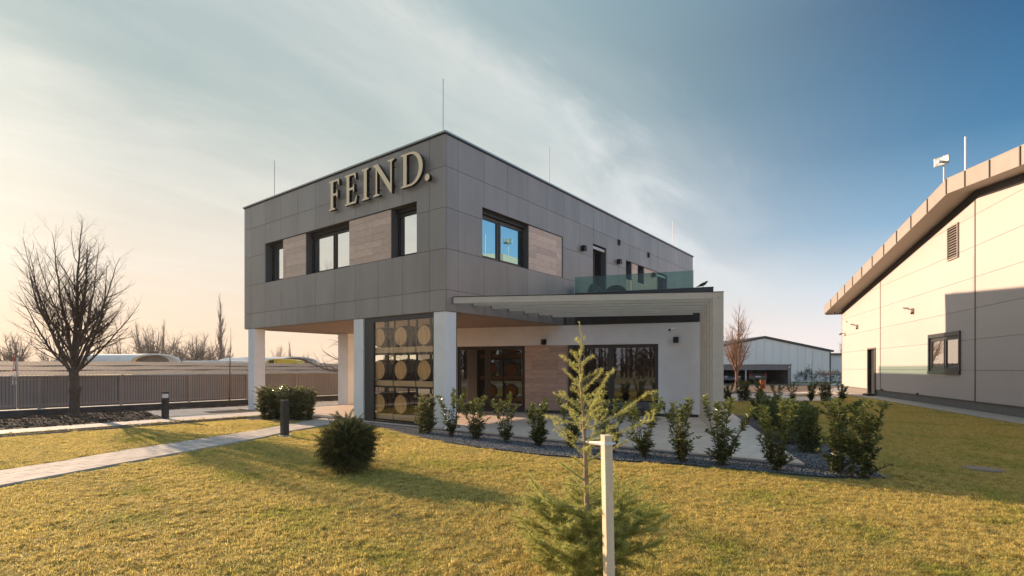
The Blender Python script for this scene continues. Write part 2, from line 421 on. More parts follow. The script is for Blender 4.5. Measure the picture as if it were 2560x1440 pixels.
def paving(name, piece, poly, mat, base_mat, z, size, ang, gap=.008, th=.03, off=(0, 0), stagger=.5, jitter=.0015):
    """paved area: a bedding sheet with every slab its own piece"""
    root = MB().prism(poly, z - th - .04, z - th + .001).obj(name, base_mat); root['kind'] = 'structure'
    ca, sa = math.cos(ang), math.sin(ang)
    loc = [(x * ca + y * sa, -x * sa + y * ca) for x, y in poly]
    x0, x1 = min(p[0] for p in loc), max(p[0] for p in loc); y0, y1 = min(p[1] for p in loc), max(p[1] for p in loc)
    j = math.floor((y0 - off[1]) / size[1]); n = 0
    while off[1] + j * size[1] < y1:
        yy = off[1] + j * size[1]; i = math.floor((x0 - off[0]) / size[0]) - 1
        sh = (stagger * size[0]) if j % 2 else 0
        while off[0] + i * size[0] + sh < x1:
            xx = off[0] + i * size[0] + sh
            c = [(xx + gap / 2, yy + gap / 2), (xx + size[0] - gap / 2, yy + gap / 2), (xx + size[0] - gap / 2, yy + size[1] - gap / 2), (xx + gap / 2, yy + size[1] - gap / 2)]
            p = clip_poly(loc, c)
            if len(p) > 2 and area(p) > .15 * size[0] * size[1]:
                w = [(q[0] * ca - q[1] * sa, q[0] * sa + q[1] * ca) for q in p]
                cx, cy = sum(q[0] for q in w) / len(w), sum(q[1] for q in w) / len(w)
                m = MB().prism([(q[0] - cx, q[1] - cy) for q in w], z - th, z + rng.uniform(-jitter, jitter))
                o = m.obj(piece, mat, root, loc=(cx, cy, 0)); n += 1
            i += 1
        j += 1
    return root

def to_world(px, Z, z=0):
    """point at picture column px, Z metres in front of the camera"""
    a = (px - 1280) / FPX
    return (CAM[0] + (a * DR[0] + DR[1]) * Z, CAM[1] + (a * DL[0] + DL[1]) * Z, z)
def hz(py, Z): return EYE + (HZN - py) / FPX * Z
VIEW_RZ = YAW - math.pi / 2
# ================================================================ ground
def sheet(name, poly, z, mat, thick=.25):
    o = MB().prism(poly, z - thick, z).obj(name, mat); o['kind'] = 'structure'; return o

gm = MB()
ys = [(-420, -.06), (16.5, -.06), (20, -1.35), (420, -1.35)]
for (ya, za), (yb, zb) in zip(ys, ys[1:]):
    gm.add([(-420, ya, za), (420, ya, za), (420, yb, zb), (-420, yb, zb)], [(0, 1, 2, 3)])
gr_ = gm.obj('ground', FIELD); gr_['kind'] = 'structure'

E1 = (.94828, .31744); E2 = (-.31744, .94828)
GR = math.atan2(E1[1], E1[0])
HP = (13.53, -12.26)                       # hall frame origin
def hw(t, y): return (HP[0] + E1[0] * t + E2[0] * y, HP[1] + E1[1] * t + E2[1] * y)

PATH = [(-14.6, -1.2), (-13.0, -.5), (-9.6, .95), (-7.96, 1.73), (-7.17, 1.99), (-6.14, 2.58), (-4.91, 3.02), (-3.63, 3.52), (-3.04, 3.75), (-1.5, 4.6), (-.03, 5.35), (-.03, 4.0), (-1.07, 3.56), (-2.63, 2.90), (-3.81, 2.20), (-4.34, 1.98), (-5.49, 1.49), (-6.58, 1.00), (-7.46, .62), (-8.12, .30), (-9.6, -.35), (-13.0, -1.85), (-14.6, -2.5)]
WALK = [(-20, 7.75), (-.03, 7.75), (-.03, 8.95), (-20, 8.95)]
PLAZA = [(-3.05, 8.97), (-2.98, 9.8), (-2.50, 13.0), (1.2, 12.6), (9, 12.6), (9, 11.9), (-1.35, 10.95), (-1.42, 9.9), (-.03, 9.55), (-.03, 8.97)]
PATIO = [(0, -8.09), (15.6, -2.1), (15.3, -1.2), (7.0, -4.2), (5.4, .4), (3.95, 4.9), (5.2, 5.2), (6.6, 10.95), (0, 10.95)]
GRAVEL = [(-.02, 3.4), (-.35, 2.75), (-.6, 1.5), (-1.15, -.18), (-1.45, -1.3), (-1.62, -2.5), (-1.62, -4.0), (-1.35, -5.3), (-.98, -6.4), (-.85, -7.8), (-.70, -8.5), (-.31, -9.16), (.7, -8.84), (3.4, -7.85), (6.1, -6.8), (8.4, -5.9), (9.2, -5.3), (9.0, -4.66), (0, -8.11), (-.02, -4)]
GRAVEL2 = [(-.02, 5.5), (-.02, 7.35), (-1.5, 7.35), (-1.55, 6.9), (-1.1, 5.9), (-.6, 5.35)]
FLOWERS = [(-20, 7.28), (-.6, 7.40), (-.6, 7.72), (-20, 7.72)]
HALLPAV = [hw(-16, .02), hw(21.3, .02), hw(22.6, .02), hw(22.6, 1.6), hw(17.0, 1.35), hw(13.0, 1.12), hw(-16, 1.12)]
BACKROAD = [(13.5, -1.4), (16.6, -2.1), (18.0, -3.35), (20.6, -6.7), hw(16.8, 1.4), hw(22.6, 1.7), hw(24, -9), (44, -16), (60, -10), (48, 2), (30, 6), (19.2, 3.0)]
sheet('street', [(CAM[0] - 7 * E1[0] - 60 * E2[0], CAM[1] - 7 * E1[1] - 60 * E2[1]), (CAM[0] - 7 * E1[0] + 60 * E2[0], CAM[1] - 7 * E1[1] + 60 * E2[1]), (CAM[0] - 14 * E1[0] + 60 * E2[0], CAM[1] - 14 * E1[1] + 60 * E2[1]), (CAM[0] - 14 * E1[0] - 60 * E2[0], CAM[1] - 14 * E1[1] - 60 * E2[1])], .008, CONC, .05)
lawn = sheet('lawn', [(-20, -24), (40, -24), (40, -4), (19.6, 1.5), (17.6, 3.4), (.2, 4.5), (-.02, 7.3), (-20, 7.26)], -.004, LAWNB, .05)
SOILBED = [(-20, 8.97), (-3.07, 8.97), (-2.99, 9.8), (-2.52, 13.0), (1.2, 12.62), (9.1, 12.62), (12, 12.7), (12, 13.78), (-20, 13.78)]

def bumpy(name, poly, z, mat, cell, amp, sc):
    xs = [p[0] for p in poly]; yz = [p[1] for p in poly]
    x0, x1, y0, y1 = min(xs), max(xs), min(yz), max(yz)
    nx, ny = int((x1 - x0) / cell), int((y1 - y0) / cell); V = []; idx = {}; F = []
    from mathutils import noise as N
    for i in range(nx + 1):
        for j in range(ny + 1):
            x, y = x0 + i * cell, y0 + j * cell
            h = N.fractal(Vector((x * sc, y * sc, 3)), .9, 2.2, 5) * amp + abs(N.noise(Vector((x * 9, y * 9, 0)))) * amp * .9
            idx[i, j] = len(V); V.append((x, y, z + h))
    for i in range(nx):
        for j in range(ny):
            if pip(poly, x0 + (i + .5) * cell, y0 + (j + .5) * cell):
                F.append((idx[i, j], idx[i + 1, j], idx[i + 1, j + 1], idx[i, j + 1]))
    o = link(name, np_mesh(name, V, F, mat)); o['kind'] = 'structure'; return o
sheet('soil_bed_base', SOILBED, -.03, SOIL, .02)
bumpy('soil_bed', SOILBED, .005, SOIL, .085, .06, 1.6)
sheet('soil_corner', [(-1.37, 10.9), (1.2, 11.5), (2.4, 11.6), (2.4, 10.98), (-.02, 10.98), (-.02, 9.62), (-1.36, 9.95)], .004, SOIL, .03)
sheet('flower_bed', FLOWERS, .0, SOIL, .03)
sheet('gravel_bed', GRAVEL, .004, GRAVB, .03)
sheet('gravel_bed', GRAVEL2, .004, GRAVB, .03)
sheet('back_pavement', BACKROAD, .004, SLAB, .04)
sheet('brown_bed', [(22.5, 3.4), (23.0, .3), (27.5, -2.6), (33, -4.4), (46, -4.6), (50, 3.0), (40, 8), (24, 6)], .012, SOIL2, .02)
sheet('grass_island', [(23.2, -4.2), (24.6, -3.4), (27.6, -4.6), (27.8, -5.6), (25, -5.7)], .014, LAWNB, .02)

paving('garden_path', 'paver', PATH, PAVER, GROUT, .022, (.42, .20), math.radians(24), .010)
paving('walkway', 'paving_slab', WALK, SLAB, GROUT, .024, (.60, .60), 0, .008, off=(0, 7.75), stagger=0)
paving('plaza', 'paving_slab', PLAZA, SLAB, GROUT, .021, (.60, .60), 0, .008, stagger=0)
paving('patio', 'tile', PATIO, TILE, GROUT, .055, (.60, .60), 0, .005, th=.03, stagger=0, jitter=.0004)
paving('hall_pavement', 'paving_slab', HALLPAV, CONC, GROUT, .024, (1.1, .56), GR, .010, stagger=0)

# steel edging of the beds
e = MB()
def strip(m, pts, h, w=.012, z=0):
    for a, b in zip(pts, pts[1:]):
        d = Vector((b[0] - a[0], b[1] - a[1])); nrm = Vector((-d.y, d.x)).normalized() * w / 2
        m.prism([(a[0] + nrm.x, a[1] + nrm.y), (a[0] - nrm.x, a[1] - nrm.y), (b[0] - nrm.x, b[1] - nrm.y), (b[0] + nrm.x, b[1] + nrm.y)], z, z + h)
strip(e, GRAVEL[1:15], .02, .008)
tag(e.obj('bed_edging', ANTH), 'thin metal edging between the gravel bed and the lawn', 'edging')
e = MB(); strip(e, [(-20, 7.26), (-.6, 7.38)], .03); strip(e, [(-20, 7.735), (-.02, 7.735)], .04, .03)
tag(e.obj('bed_edging', FENCE), 'thin dark edging along the strip of yellow flowers', 'edging')

# ================================================================ main building
B = thing('office_building', (0, 0, 0), 0, 'two storey dark grey clad office building on white columns with FEIND. lettering', 'building')
ZB, ZT = 3.06, 7.60
W_LEN, L_LEN = 10.54, 18.87
ROWS = [ZB, 3.61, 4.66, 5.71, 6.76, ZT]
LJ = [0, .57] + [.57 + 1.05 * k for k in range(1, 10)] + [W_LEN]
RJ = [0, .48] + [.48 + 1.045 * k for k in range(1, 18)] + [L_LEN]
LW = [(1.06, 2.13), (4.05, 6.41), (7.81, 9.01)]            # windows of the street face (y ranges)
LB = [(2.13, 4.05), (6.41, 7.81)]                          # wood fields
ZW0, ZW1 = 4.67, 6.06
RO = [(1.45, 3.68, ZW0, ZW1), (7.76, 8.82, 3.62, 6.24), (10.58, 11.17, 5.30, 6.08), (11.79, 12.45, 5.30, 6.08), (13.95, 15.15, 3.62, 6.07)]
RBF = [(3.68, 5.64, ZW0, ZW1), (10.58, 13.90, 3.62, 6.08)]
# structural shell behind the cladding
sh = MB()
T0, T1 = .035, .40
for r in rects_minus((T0, W_LEN - T0, ZB + .02, ZT - .03), [(a, b, ZW0, ZW1) for a, b in LW]): sh.box(T0, T1, r[0], r[1], r[2], r[3])
for r in rects_minus((T1, L_LEN - T0, ZB + .02, ZT - .03), RO): sh.box(r[0], r[1], T0, T1, r[2], r[3])
sh.box(T1, L_LEN - T0, W_LEN - T1, W_LEN - T0, ZB + .02, ZT - .03)
sh.box(L_LEN - T1, L_LEN - T0, T1, W_LEN - T1, ZB + .02, ZT - .03)
sh.box(T1, L_LEN - T1, T1, W_LEN - T1, ZT - .35, ZT - .06)
sh.obj('wall_shell', GAPM, B)
gp = .010
def panel(face, a0, a1, z0, z1, holes, name='cladding_panel', mat=CLAD, proud=0.0, thick=.03):
    m = MB(); rs = rects_minus((a0 + gp / 2, a1 - gp / 2, z0 + gp / 2, z1 - gp / 2), holes)
    if not rs: return
    for r in rs:
        if face == 'L': m.box(-proud, thick, r[0], r[1], r[2], r[3])
        elif face == 'R': m.box(r[0], r[1], -proud, thick, r[2], r[3])
        elif face == 'N': m.box(r[0], r[1], W_LEN - thick, W_LEN, r[2], r[3])
        elif face == 'E': m.box(L_LEN - thick, L_LEN, r[0], r[1], r[2], r[3])
    return m.obj(name, mat, B)
LH = [(8.995 + .01 if False else a, b, ZW0, ZW1) for a, b in LW + LB]
for a, b in zip(LJ, LJ[1:]):
    for c, d in zip(ROWS, ROWS[1:]):
        a_ = a + (.032 if a == 0 else 0)
        panel('L', a if a else 0, b, c, d, LH)
for a, b in zip(RJ, RJ[1:]):
    for c, d in zip(ROWS, ROWS[1:]):
        panel('R', a if a else .037, b, c, d, [(r[0], r[1], r[2], r[3]) for r in RO + RBF])
for c, d in zip(ROWS, ROWS[1:]):
    for k in range(5):
        panel('N', .04 + 3.75 * k, .04 + 3.75 * (k + 1), c, d, [])
        if k < 3: panel('E', .04 + 3.48 * k, .04 + 3.48 * (k + 1), c, d, [])
# wood-look boards in the window bands
def boards(face, a0, a1, z0, z1, h=.197, ln=1.2, mat=WOODP, proud=-.012, holes=(), parent=None):
    z = z0; k = 0; par = parent or B
    while z < z1 - .02:
        zt = min(z + h, z1); a = a0 - rng.choice([0, .33, .66]) * ln
        while a < a1:
            x0, x1 = max(a, a0), min(a + ln, a1)
            if x1 - x0 > .03:
                m = MB()
                for r in rects_minus((x0 + .0025, x1 - .0025, z + .0025, zt - .0025), list(holes)):
                    d = proud + rng.uniform(-.001, .001)
                    if face == 'L': m.box(-d, .034, r[0], r[1], r[2], r[3])
                    elif face == 'R': m.box(r[0], r[1], -d, .034, r[2], r[3])
                    else: m.box(-d, .0, r[0], r[1], r[2], r[3])
                if m.v: m.obj('wood_board', mat, par)
            a += ln
        z = zt; k += 1
for a, b in LB: boards('L', a, b, ZW0, ZW1 - .03)
boards('R', 3.68, 5.60, ZW0, ZW1 - .03)
boards('R', 10.58, 13.90, 3.64, 6.05, holes=[(10.58, 11.17, 5.30, 6.08), (11.79, 12.45, 5.30, 6.08)])
tr = MB()
for a, b in LB: tr.box(-.004, .034, a, b, ZW1 - .028, ZW1)
tr.box(3.68, 5.64, -.004, .034, ZW1 - .028, ZW1); tr.box(5.605, 5.64, -.004, .034, ZW0, ZW1 - .03)
tr.box(10.58, 13.9, -.004, .034, 6.052, 6.08)
tr.obj('band_shade_strip', BLACK, B)  # black strips along the wood fields stand in for a thin shade line
# coping
cp = MB()
o_ = .045
cp.box(-o_, .42, -o_, W_LEN + o_, ZT, ZT + .045); cp.box(.42, L_LEN + o_, -o_, .42, ZT, ZT + .045)
cp.box(.42, L_LEN + o_, W_LEN - .4, W_LEN + o_, ZT, ZT + .045); cp.box(L_LEN - .4, L_LEN + o_, .42, W_LEN - .4, ZT, ZT + .045)
cp.obj('coping', COPING, B)
cj = MB(); cj.box(-.02, .3, -.02, W_LEN + .02, ZT - .03, ZT - .002); cj.box(.3, L_LEN + .02, -.02, .3, ZT - .03, ZT - .002)
cj.obj('coping_shadow_gap', BLACK, B)
MB().box(.02, L_LEN - .02, .02, W_LEN - .02, ZB - .01, ZB + .018).obj('soffit', SOFFIT, B)

# windows --------------------------------------------------------
def window(parent, frame_of, panes, mat_frame, mat_pane, depth=(.22, .29), fw=.07, name='window', sashes=None, handle=False):
    """frame_of: function (u0,u1,z0,z1,d0,d1)->box tuple. panes: (u0,u1,z0,z1) with mullions between"""
    u0, u1, z0, z1 = panes['rect']; m = MB(); cuts = [u0] + panes.get('mull', []) + [u1]
    m.box(*frame_of(u0, u1, z0, z0 + fw, *depth)); m.box(*frame_of(u0, u1, z1 - fw, z1, *depth))
    m.box(*frame_of(u0, u0 + fw, z0 + fw, z1 - fw, *depth)); m.box(*frame_of(u1 - fw, u1, z0 + fw, z1 - fw, *depth))
    for c in cuts[1:-1]: m.box(*frame_of(c - fw * .7, c + fw * .7, z0 + fw, z1 - fw, *depth))
    f = m.obj(name, mat_frame, parent)
    for a, b in zip(cuts, cuts[1:]):
        a_, b_ = a + (fw if a == u0 else fw * .7), b - (fw if b == u1 else fw * .7)
        s = MB(); dd = (depth[0] - .02, depth[0] - .002); sw = .045
        s.box(*frame_of(a_ - .02, b_ + .02, z0 + fw - .02, z0 + fw + sw, *dd)); s.box(*frame_of(a_ - .02, b_ + .02, z1 - fw - sw, z1 - fw + .02, *dd))
        s.box(*frame_of(a_ - .02, a_ + sw, z0 + fw + sw, z1 - fw - sw, *dd)); s.box(*frame_of(b_ - sw, b_ + .02, z0 + fw + sw, z1 - fw - sw, *dd))
        s.obj('sash', mat_frame, f)
        p = MB().box(*frame_of(a_ + .01, b_ - .01, z0 + fw + .01, z1 - fw - .01, depth[0] + .01, depth[0] + .022)).obj('pane', mat_pane, f)
    return f
fL = lambda u0, u1, z0, z1, d0, d1: (d0, d1, u0, u1, z0, z1)
fR = lambda u0, u1, z0, z1, d0, d1: (u0, u1, d0, d1, z0, z1)
window(B, fL, dict(rect=(1.06, 2.13, ZW0, ZW1 - .12)), BLACK, PANE_UP, (.26, .33), .055)
window(B, fL, dict(rect=(4.05, 6.41, ZW0, ZW1 - .12), mull=[5.12]), BLACK, PANE_UP, (.26, .33), .055)
window(B, fL, dict(rect=(7.81, 9.01, ZW0, ZW1 - .12)), BLACK, PANE_UP, (.26, .33), .055)
window(B, fR, dict(rect=(1.45, 3.68, ZW0, ZW1 - .12), mull=[2.42]), BROWNF, PANE_UR, (.22, .29), .07)
window(B, fR, dict(rect=(10.58, 11.17, 5.30, 6.08)), BLACK, PANE_DN, (.26, .33), .05)
window(B, fR, dict(rect=(11.79, 12.45, 5.30, 6.08)), BLACK, PANE_DN, (.26, .33), .05)
for a, b in LW: MB().box(.20, .34, a + .003, b - .003, ZW1 - .12, ZW1 - .003).obj('blind_box', BLACK, B)
MB().box(1.453, 3.677, .14, .34, ZW1 - .12, ZW1 - .003).obj('blind_box', BLACK, B)
def door_up(x0, x1, z0, z1):
    m = MB(); m.box(x0, x0 + .07, .24, .32, z0, z1); m.box(x1 - .07, x1, .24, .32, z0, z1); m.box(x0 + .07, x1 - .07, .24, .32, z1 - .22, z1)
    m.box((x0 + x1) / 2 - .04, (x0 + x1) / 2 + .04, .24, .32, z0, z1 - .22)
    d = m.obj('terrace_door', BLACK, B)
    MB().box(x0 + .07, (x0 + x1) / 2 - .04, .27, .285, z0, z1 - .22).obj('pane', PANE_DN, d)
    MB().box((x0 + x1) / 2 + .04, x1 - .07, .27, .285, z0, z1 - .22).obj('pane', PANE_DN, d)
    MB().box(x0 + .01, x1 - .01, .06, .14, z1 - .16, z1 - .06).obj('blind_rail', GREYPL, d)
door_up(7.76, 8.82, 3.62, 6.24); door_up(13.95, 15.15, 3.62, 6.07)
for x, z in ((6.94, 5.89), (9.81, 5.87), (13.35, 5.84)):
    o = MB().box(x - .085, x + .085, -.16, -.02, z - .10, z + .10).obj('wall_lamp', BLACK, B, bevel=.006)
    MB().box(x - .05, x + .05, -.02, .001, z - .06, z + .06).obj('bracket', BLACK, o)
    MB().box(x - .06, x + .06, -.135, -.045, z - .106, z - .1005).obj('lens', LAMPW, o)
for x, z in ((9.90, 6.67), (12.87, 6.67)):
    m = MB(); m.box(x - .075, x + .075, -.05, .0, z - .11, z - .09); m.box(x - .075, x + .075, -.05, .0, z + .09, z + .11)
    m.box(x - .075, x - .055, -.05, 0, z - .09, z + .09); m.box(x + .055, x + .075, -.05, 0, z - .09, z + .09)
    v = m.obj('vent', BLACK, B)
    MB().box(x - .055, x + .055, -.02, -.001, z - .09, z + .09).obj('louvre', ANTH, v)
# lettering -------------------------------------------------------
def arc(cx, cy, rx, ry, a0, a1, n): return [(cx + rx * math.cos(a0 + (a1 - a0) * i / n), cy + ry * math.sin(a0 + (a1 - a0) * i / n)) for i in range(n + 1)]
GLY = dict(
    I=[[(0, 0), (.37, 0), (.37, .035), (.26, .075), (.26, .925), (.37, .965), (.37, 1), (0, 1), (0, .965), (.11, .925), (.11, .075), (0, .035)]],
    F=[[(0, 0), (.36, 0), (.36, .035), (.245, .07), (.245, .47), (.42, .47), (.455, .385), (.49, .385), (.49, .64), (.455, .64), (.42, .545), (.245, .545), (.245, .935), (.48, .935), (.55, .79), (.585, .79), (.575, 1), (0, 1), (0, .965), (.095, .925), (.095, .075), (0, .035)]],
    E=[[(0, 0), (.60, 0), (.655, .24), (.62, .24), (.53, .07), (.245, .065), (.245, .47), (.43, .47), (.465, .385), (.50, .385), (.50, .64), (.465, .64), (.43, .545), (.245, .545), (.245, .935), (.49, .935), (.56, .79), (.595, .79), (.585, 1), (0, 1), (0, .965), (.095, .925), (.095, .075), (0, .035)]],
    N=[[(0, 0), (.32, 0), (.32, .035), (.20, .08), (.20, .80), (.86, -.03), (.90, -.03), (.90, .925), (1.02, .965), (1.02, 1), (.70, 1), (.70, .965), (.83, .925), (.83, .26), (.24, 1), (0, 1), (0, .965), (.13, .89), (.13, .08), (0, .035)]],
    D=[[(0, 0), (.42, 0)] + arc(.42, .5, .53, .5, -math.pi / 2, math.pi / 2, 22)[1:] + [(0, 1), (0, .965), (.11, .925), (.11, .075), (0, .035)],
       [(.26, .06), (.26, .94)] + arc(.40, .5, .385, .44, math.pi / 2, -math.pi / 2, 20)])
GLY['.'] = [arc(.10, .10, .10, .10, 0, 2 * math.pi, 16)[:-1]]
def glyph_mesh(ch, size, depth, mat):
    cu = bpy.data.curves.new('letter', 'CURVE'); cu.dimensions = '2D'; cu.fill_mode = 'BOTH' if depth else 'FRONT'
    cu.extrude = depth / 2
    for sp in GLY[ch]:
        s = cu.splines.new('POLY'); s.points.add(len(sp) - 1)
        for p, (x, y) in zip(s.points, sp): p.co = (x * size, y * size, 0, 1)
        s.use_cyclic_u = True
    o = bpy.data.objects.new('tmp', cu); COL.objects.link(o)
    dg = bpy.context.evaluated_depsgraph_get(); me = bpy.data.meshes.new_from_object(o.evaluated_get(dg))
    bpy.data.objects.remove(o); me.materials.clear(); me.materials.append(mat); return me
sign = MB()
for z in (6.63, 7.15):
    for y in (4.72, 3.95, 3.0, 2.5, 1.9, 1.35): sign.tube([(-.075, y, z), (.0, y, z)], .012, 6)
sign = sign.obj('lettering_sign', BLACK, B)
M_L = Matrix(((0, 0, -1, 0), (-1, 0, 0, 0), (0, 1, 0, 0), (0, 0, 0, 1)))     # glyph x -> -Y, y -> Z, z -> -X
for ch, y in (('F', 4.98), ('E', 4.17), ('I', 3.36), ('N', 2.84), ('D', 1.66), ('.', .73)):
    me = glyph_mesh(ch, .90, .10, GOLD); me.materials.append(BLACK)
    for p in me.polygons:
        if abs(p.normal.z) < .5: p.material_index = 1
    o = link('letter', me, sign); o.matrix_local = Matrix.Translation((-.115, y - .15, 6.43)) @ M_L
# columns ---------------------------------------------------------
for x0, x1, y0, y1 in ((0, .42, 0, .43), (0, .42, 3.37, 3.83), (0, .42, 9.80, 10.27), (3.72, 4.14, 9.35, 10.07), (8.2, 8.62, 9.6, 10.07), (13, 13.42, 9.6, 10.07)):
    c = MB().box(x0 + .012, x1, y0 + .012, y1, .06, ZB - .012).obj('column', RENDERW, B, bevel=.006)
    MB().box(x0 + .018, x1 - .006, y0 + .018, y1 - .006, .05, .135).obj('base', SOFFIT, c)
# ground floor ----------------------------------------------------
G = thing('ground_floor_wing', (5.65, 0, 0), GR, 'white rendered ground floor wing with wide dark windows behind the pergola', 'building wing')
A_, Bq = (1.36, 3.97), (-3.13, -.16)
holes = [(A_[0], A_[1], .10, 2.38), (Bq[0], Bq[1], .10, 2.38), (-.16, 1.36, .14, 2.38)]
m = MB()
for r in rects_minus((-4.76, 5.4, .14, 3.045), holes): m.box(0, .3, r[0], r[1], r[2], r[3])
m.box(.3, 22, -4.76, -4.46, .14, 3.045); m.box(21.7, 22, -4.46, 3, .14, 3.045); m.box(12, 21.7, 2.7, 3, .14, 3.045); m.box(.3, 12, 5.1, 5.4, .14, 3.045)
m.obj('wall', RENDERW, G)
MB().box(.012, .29, -4.75, 5.39, 0.0, .139).obj('plinth', FENCEP, G)
MB().box(.012, 21.98, -4.74, -4.47, 0.0, .138).obj('plinth', FENCEP, G)
MB().box(.4, 21.6, -4.4, 2.6, 3.06, 3.30).obj('roof_slab', GAPM, G)
MB().box(.3, 12, 2.65, 5.1, 2.9, 3.04).obj('ceiling', GAPM, G)
fG = lambda u0, u1, z0, z1, d0, d1: (d0, d1, u0, u1, z0, z1)
window(G, fG, dict(rect=(A_[0], A_[1], .14, 2.38), mull=[2.78]), BROWNF, PANE_DN, (.10, .18), .085)
window(G, fG, dict(rect=(Bq[0], Bq[1], .14, 2.38), mull=[-1.62]), BROWNF, PANE_DN, (.14, .22), .07)
MB().box(.002, .14, Bq[1] - .001, Bq[1] + .02, .14, 2.38).obj('window_reveal', WOODG, G)
MB().box(.034, .2, -.139, 1.355, .14, 2.385).obj('board_backing', GAPM, G)
boards('L', -.135, 1.352, .15, 2.38, h=.155, ln=.9, mat=WOODG, proud=.02, parent=G)
for b, z in ((.65, 2.49), (-3.67, 2.49)):
    o = MB().box(-.14, -.015, b - .08, b + .08, z - .09, z + .09).obj('wall_lamp', BLACK, G, bevel=.005)
    MB().box(-.016, -.001, b - .05, b + .05, z - .06, z + .06).obj('bracket', BLACK, o)
cmr = MB().tube([(-.25, -3.50, 2.80), (-.10, -3.66, 2.84)], .042, 12).obj('security_camera', WHITEP, G)
MB().tube([(-.268, -3.48, 2.795), (-.251, -3.499, 2.7995)], .036, 12).obj('lens', BLACK, cmr)
MB().tube([(-.001, -3.70, 2.86), (-.06, -3.68, 2.86), (-.13, -3.66, 2.87)], .02, 8).obj('bracket', WHITEP, cmr)
# terrace parapet, floor, glass balustrade
pj = [-4.78, -3.4, -1.9, -.42]
for a, b in zip(pj, pj[1:]): MB().box(-.025, .01, a + .004, b - .004, 3.055, 4.10).obj('parapet_panel', ANTH, G)
MB().box(.011, .26, -4.74, -.10, 3.055, 4.09).obj('parapet_core', GAPM, G)
MB().box(-.035, .29, -4.79, -.42, 4.10, 4.125).obj('parapet_cap', ANTH, G)
for k in range(8): MB().box(-.02 + 2.75 * k, 2.73 + 2.75 * k, -4.785, -4.745, 3.055, 4.10).obj('parapet_panel', ANTH, G)
MB().box(.27, 22, -4.74, -4.5, 3.055, 4.09).obj('parapet_core', GAPM, G)
MB().box(.29, 22.01, -4.79, -4.49, 4.10, 4.125).obj('parapet_cap', ANTH, G)
MB().box(.27, 22, -4.49, 1.5, 3.305, 3.60).obj('terrace_floor', TILE, G)
rl = MB().box(.12, .18, -4.18, -.36, 4.126, 4.15); rl = rl.obj('balustrade', GREYPL, G)
for a, b in ((-.36, -2.25), (-2.27, -4.16)): MB().box(.142, .158, a, b, 4.14, 4.69).obj('glass_panel', GLASSR, rl)
for k in range(9): MB().box(.17 + 2.3 * k, 2.45 + 2.3 * k, -4.178, -4.162, 4.14, 4.69).obj('glass_panel', GLASSR, rl)
MB().box(.125, .175, -.385, -.362, 4.126, 4.70).obj('post', GREYPL, rl)
MB().box(.125, .175, -4.20, -4.18, 4.126, 4.70).obj('post', GREYPL, rl)
# lightning rods on the roof
for x, y, h, z in ((.3, 8.92, 1.52, ZT), (.3, .37, 1.62, ZT), (5.26, .3, 1.45, ZT), (16.71, .3, 1.5, ZT)):
    r = MB().tube([(x, y, z - .02), (x, y, z + h)], .011, 6).obj('lightning_rod', GREYPL, B)
    MB().tube([(x, y, z + .04), (x, y, z + .09)], .03, 8).obj('clamp', GREYPL, r)
MB().tube([(17.6, .2, ZT + .04), (17.9, .2, ZT + .16), (18.3, .2, ZT + .12), (18.4, .2, ZT + .03)], .008, 5).obj('roof_cable', GREYPL, B)
# barrel room glazing
gz = MB()
gz.box(.05, .12, .44, .50, .055, ZB - .012); gz.box(.05, .12, 2.94, 3.02, .055, ZB - .012); gz.box(.05, .12, .50, 2.94, ZB - .14, ZB - .012)
gz.box(.05, .12, .50, 2.94, .056, .10); gz.box(.83, .90, .44, .50, .055, ZB - .012); gz.box(.83, .90, 3.28, 3.36, .055, ZB - .012)
gz.box(.05, .12, 3.02, 3.36, .055, ZB - .012)
gz.box(.43, .83, .44, .47, .055, ZB - .012)
gzf = gz.obj('display_glazing', ANTH, B)
for a, b in ((.50, 1.11), (1.115, 1.72), (1.725, 2.33), (2.335, 2.94)): MB().box(.078, .09, a, b, .10, ZB - .14).obj('glass_pane', GLASSB, gzf)
MB().box(.86, .872, .50, 3.28, .10, ZB - .14).obj('glass_pane', GLASSB, gzf)
MB().box(.01, .16, .44, 3.36, .035, .054).obj('sill', COPING, gzf)
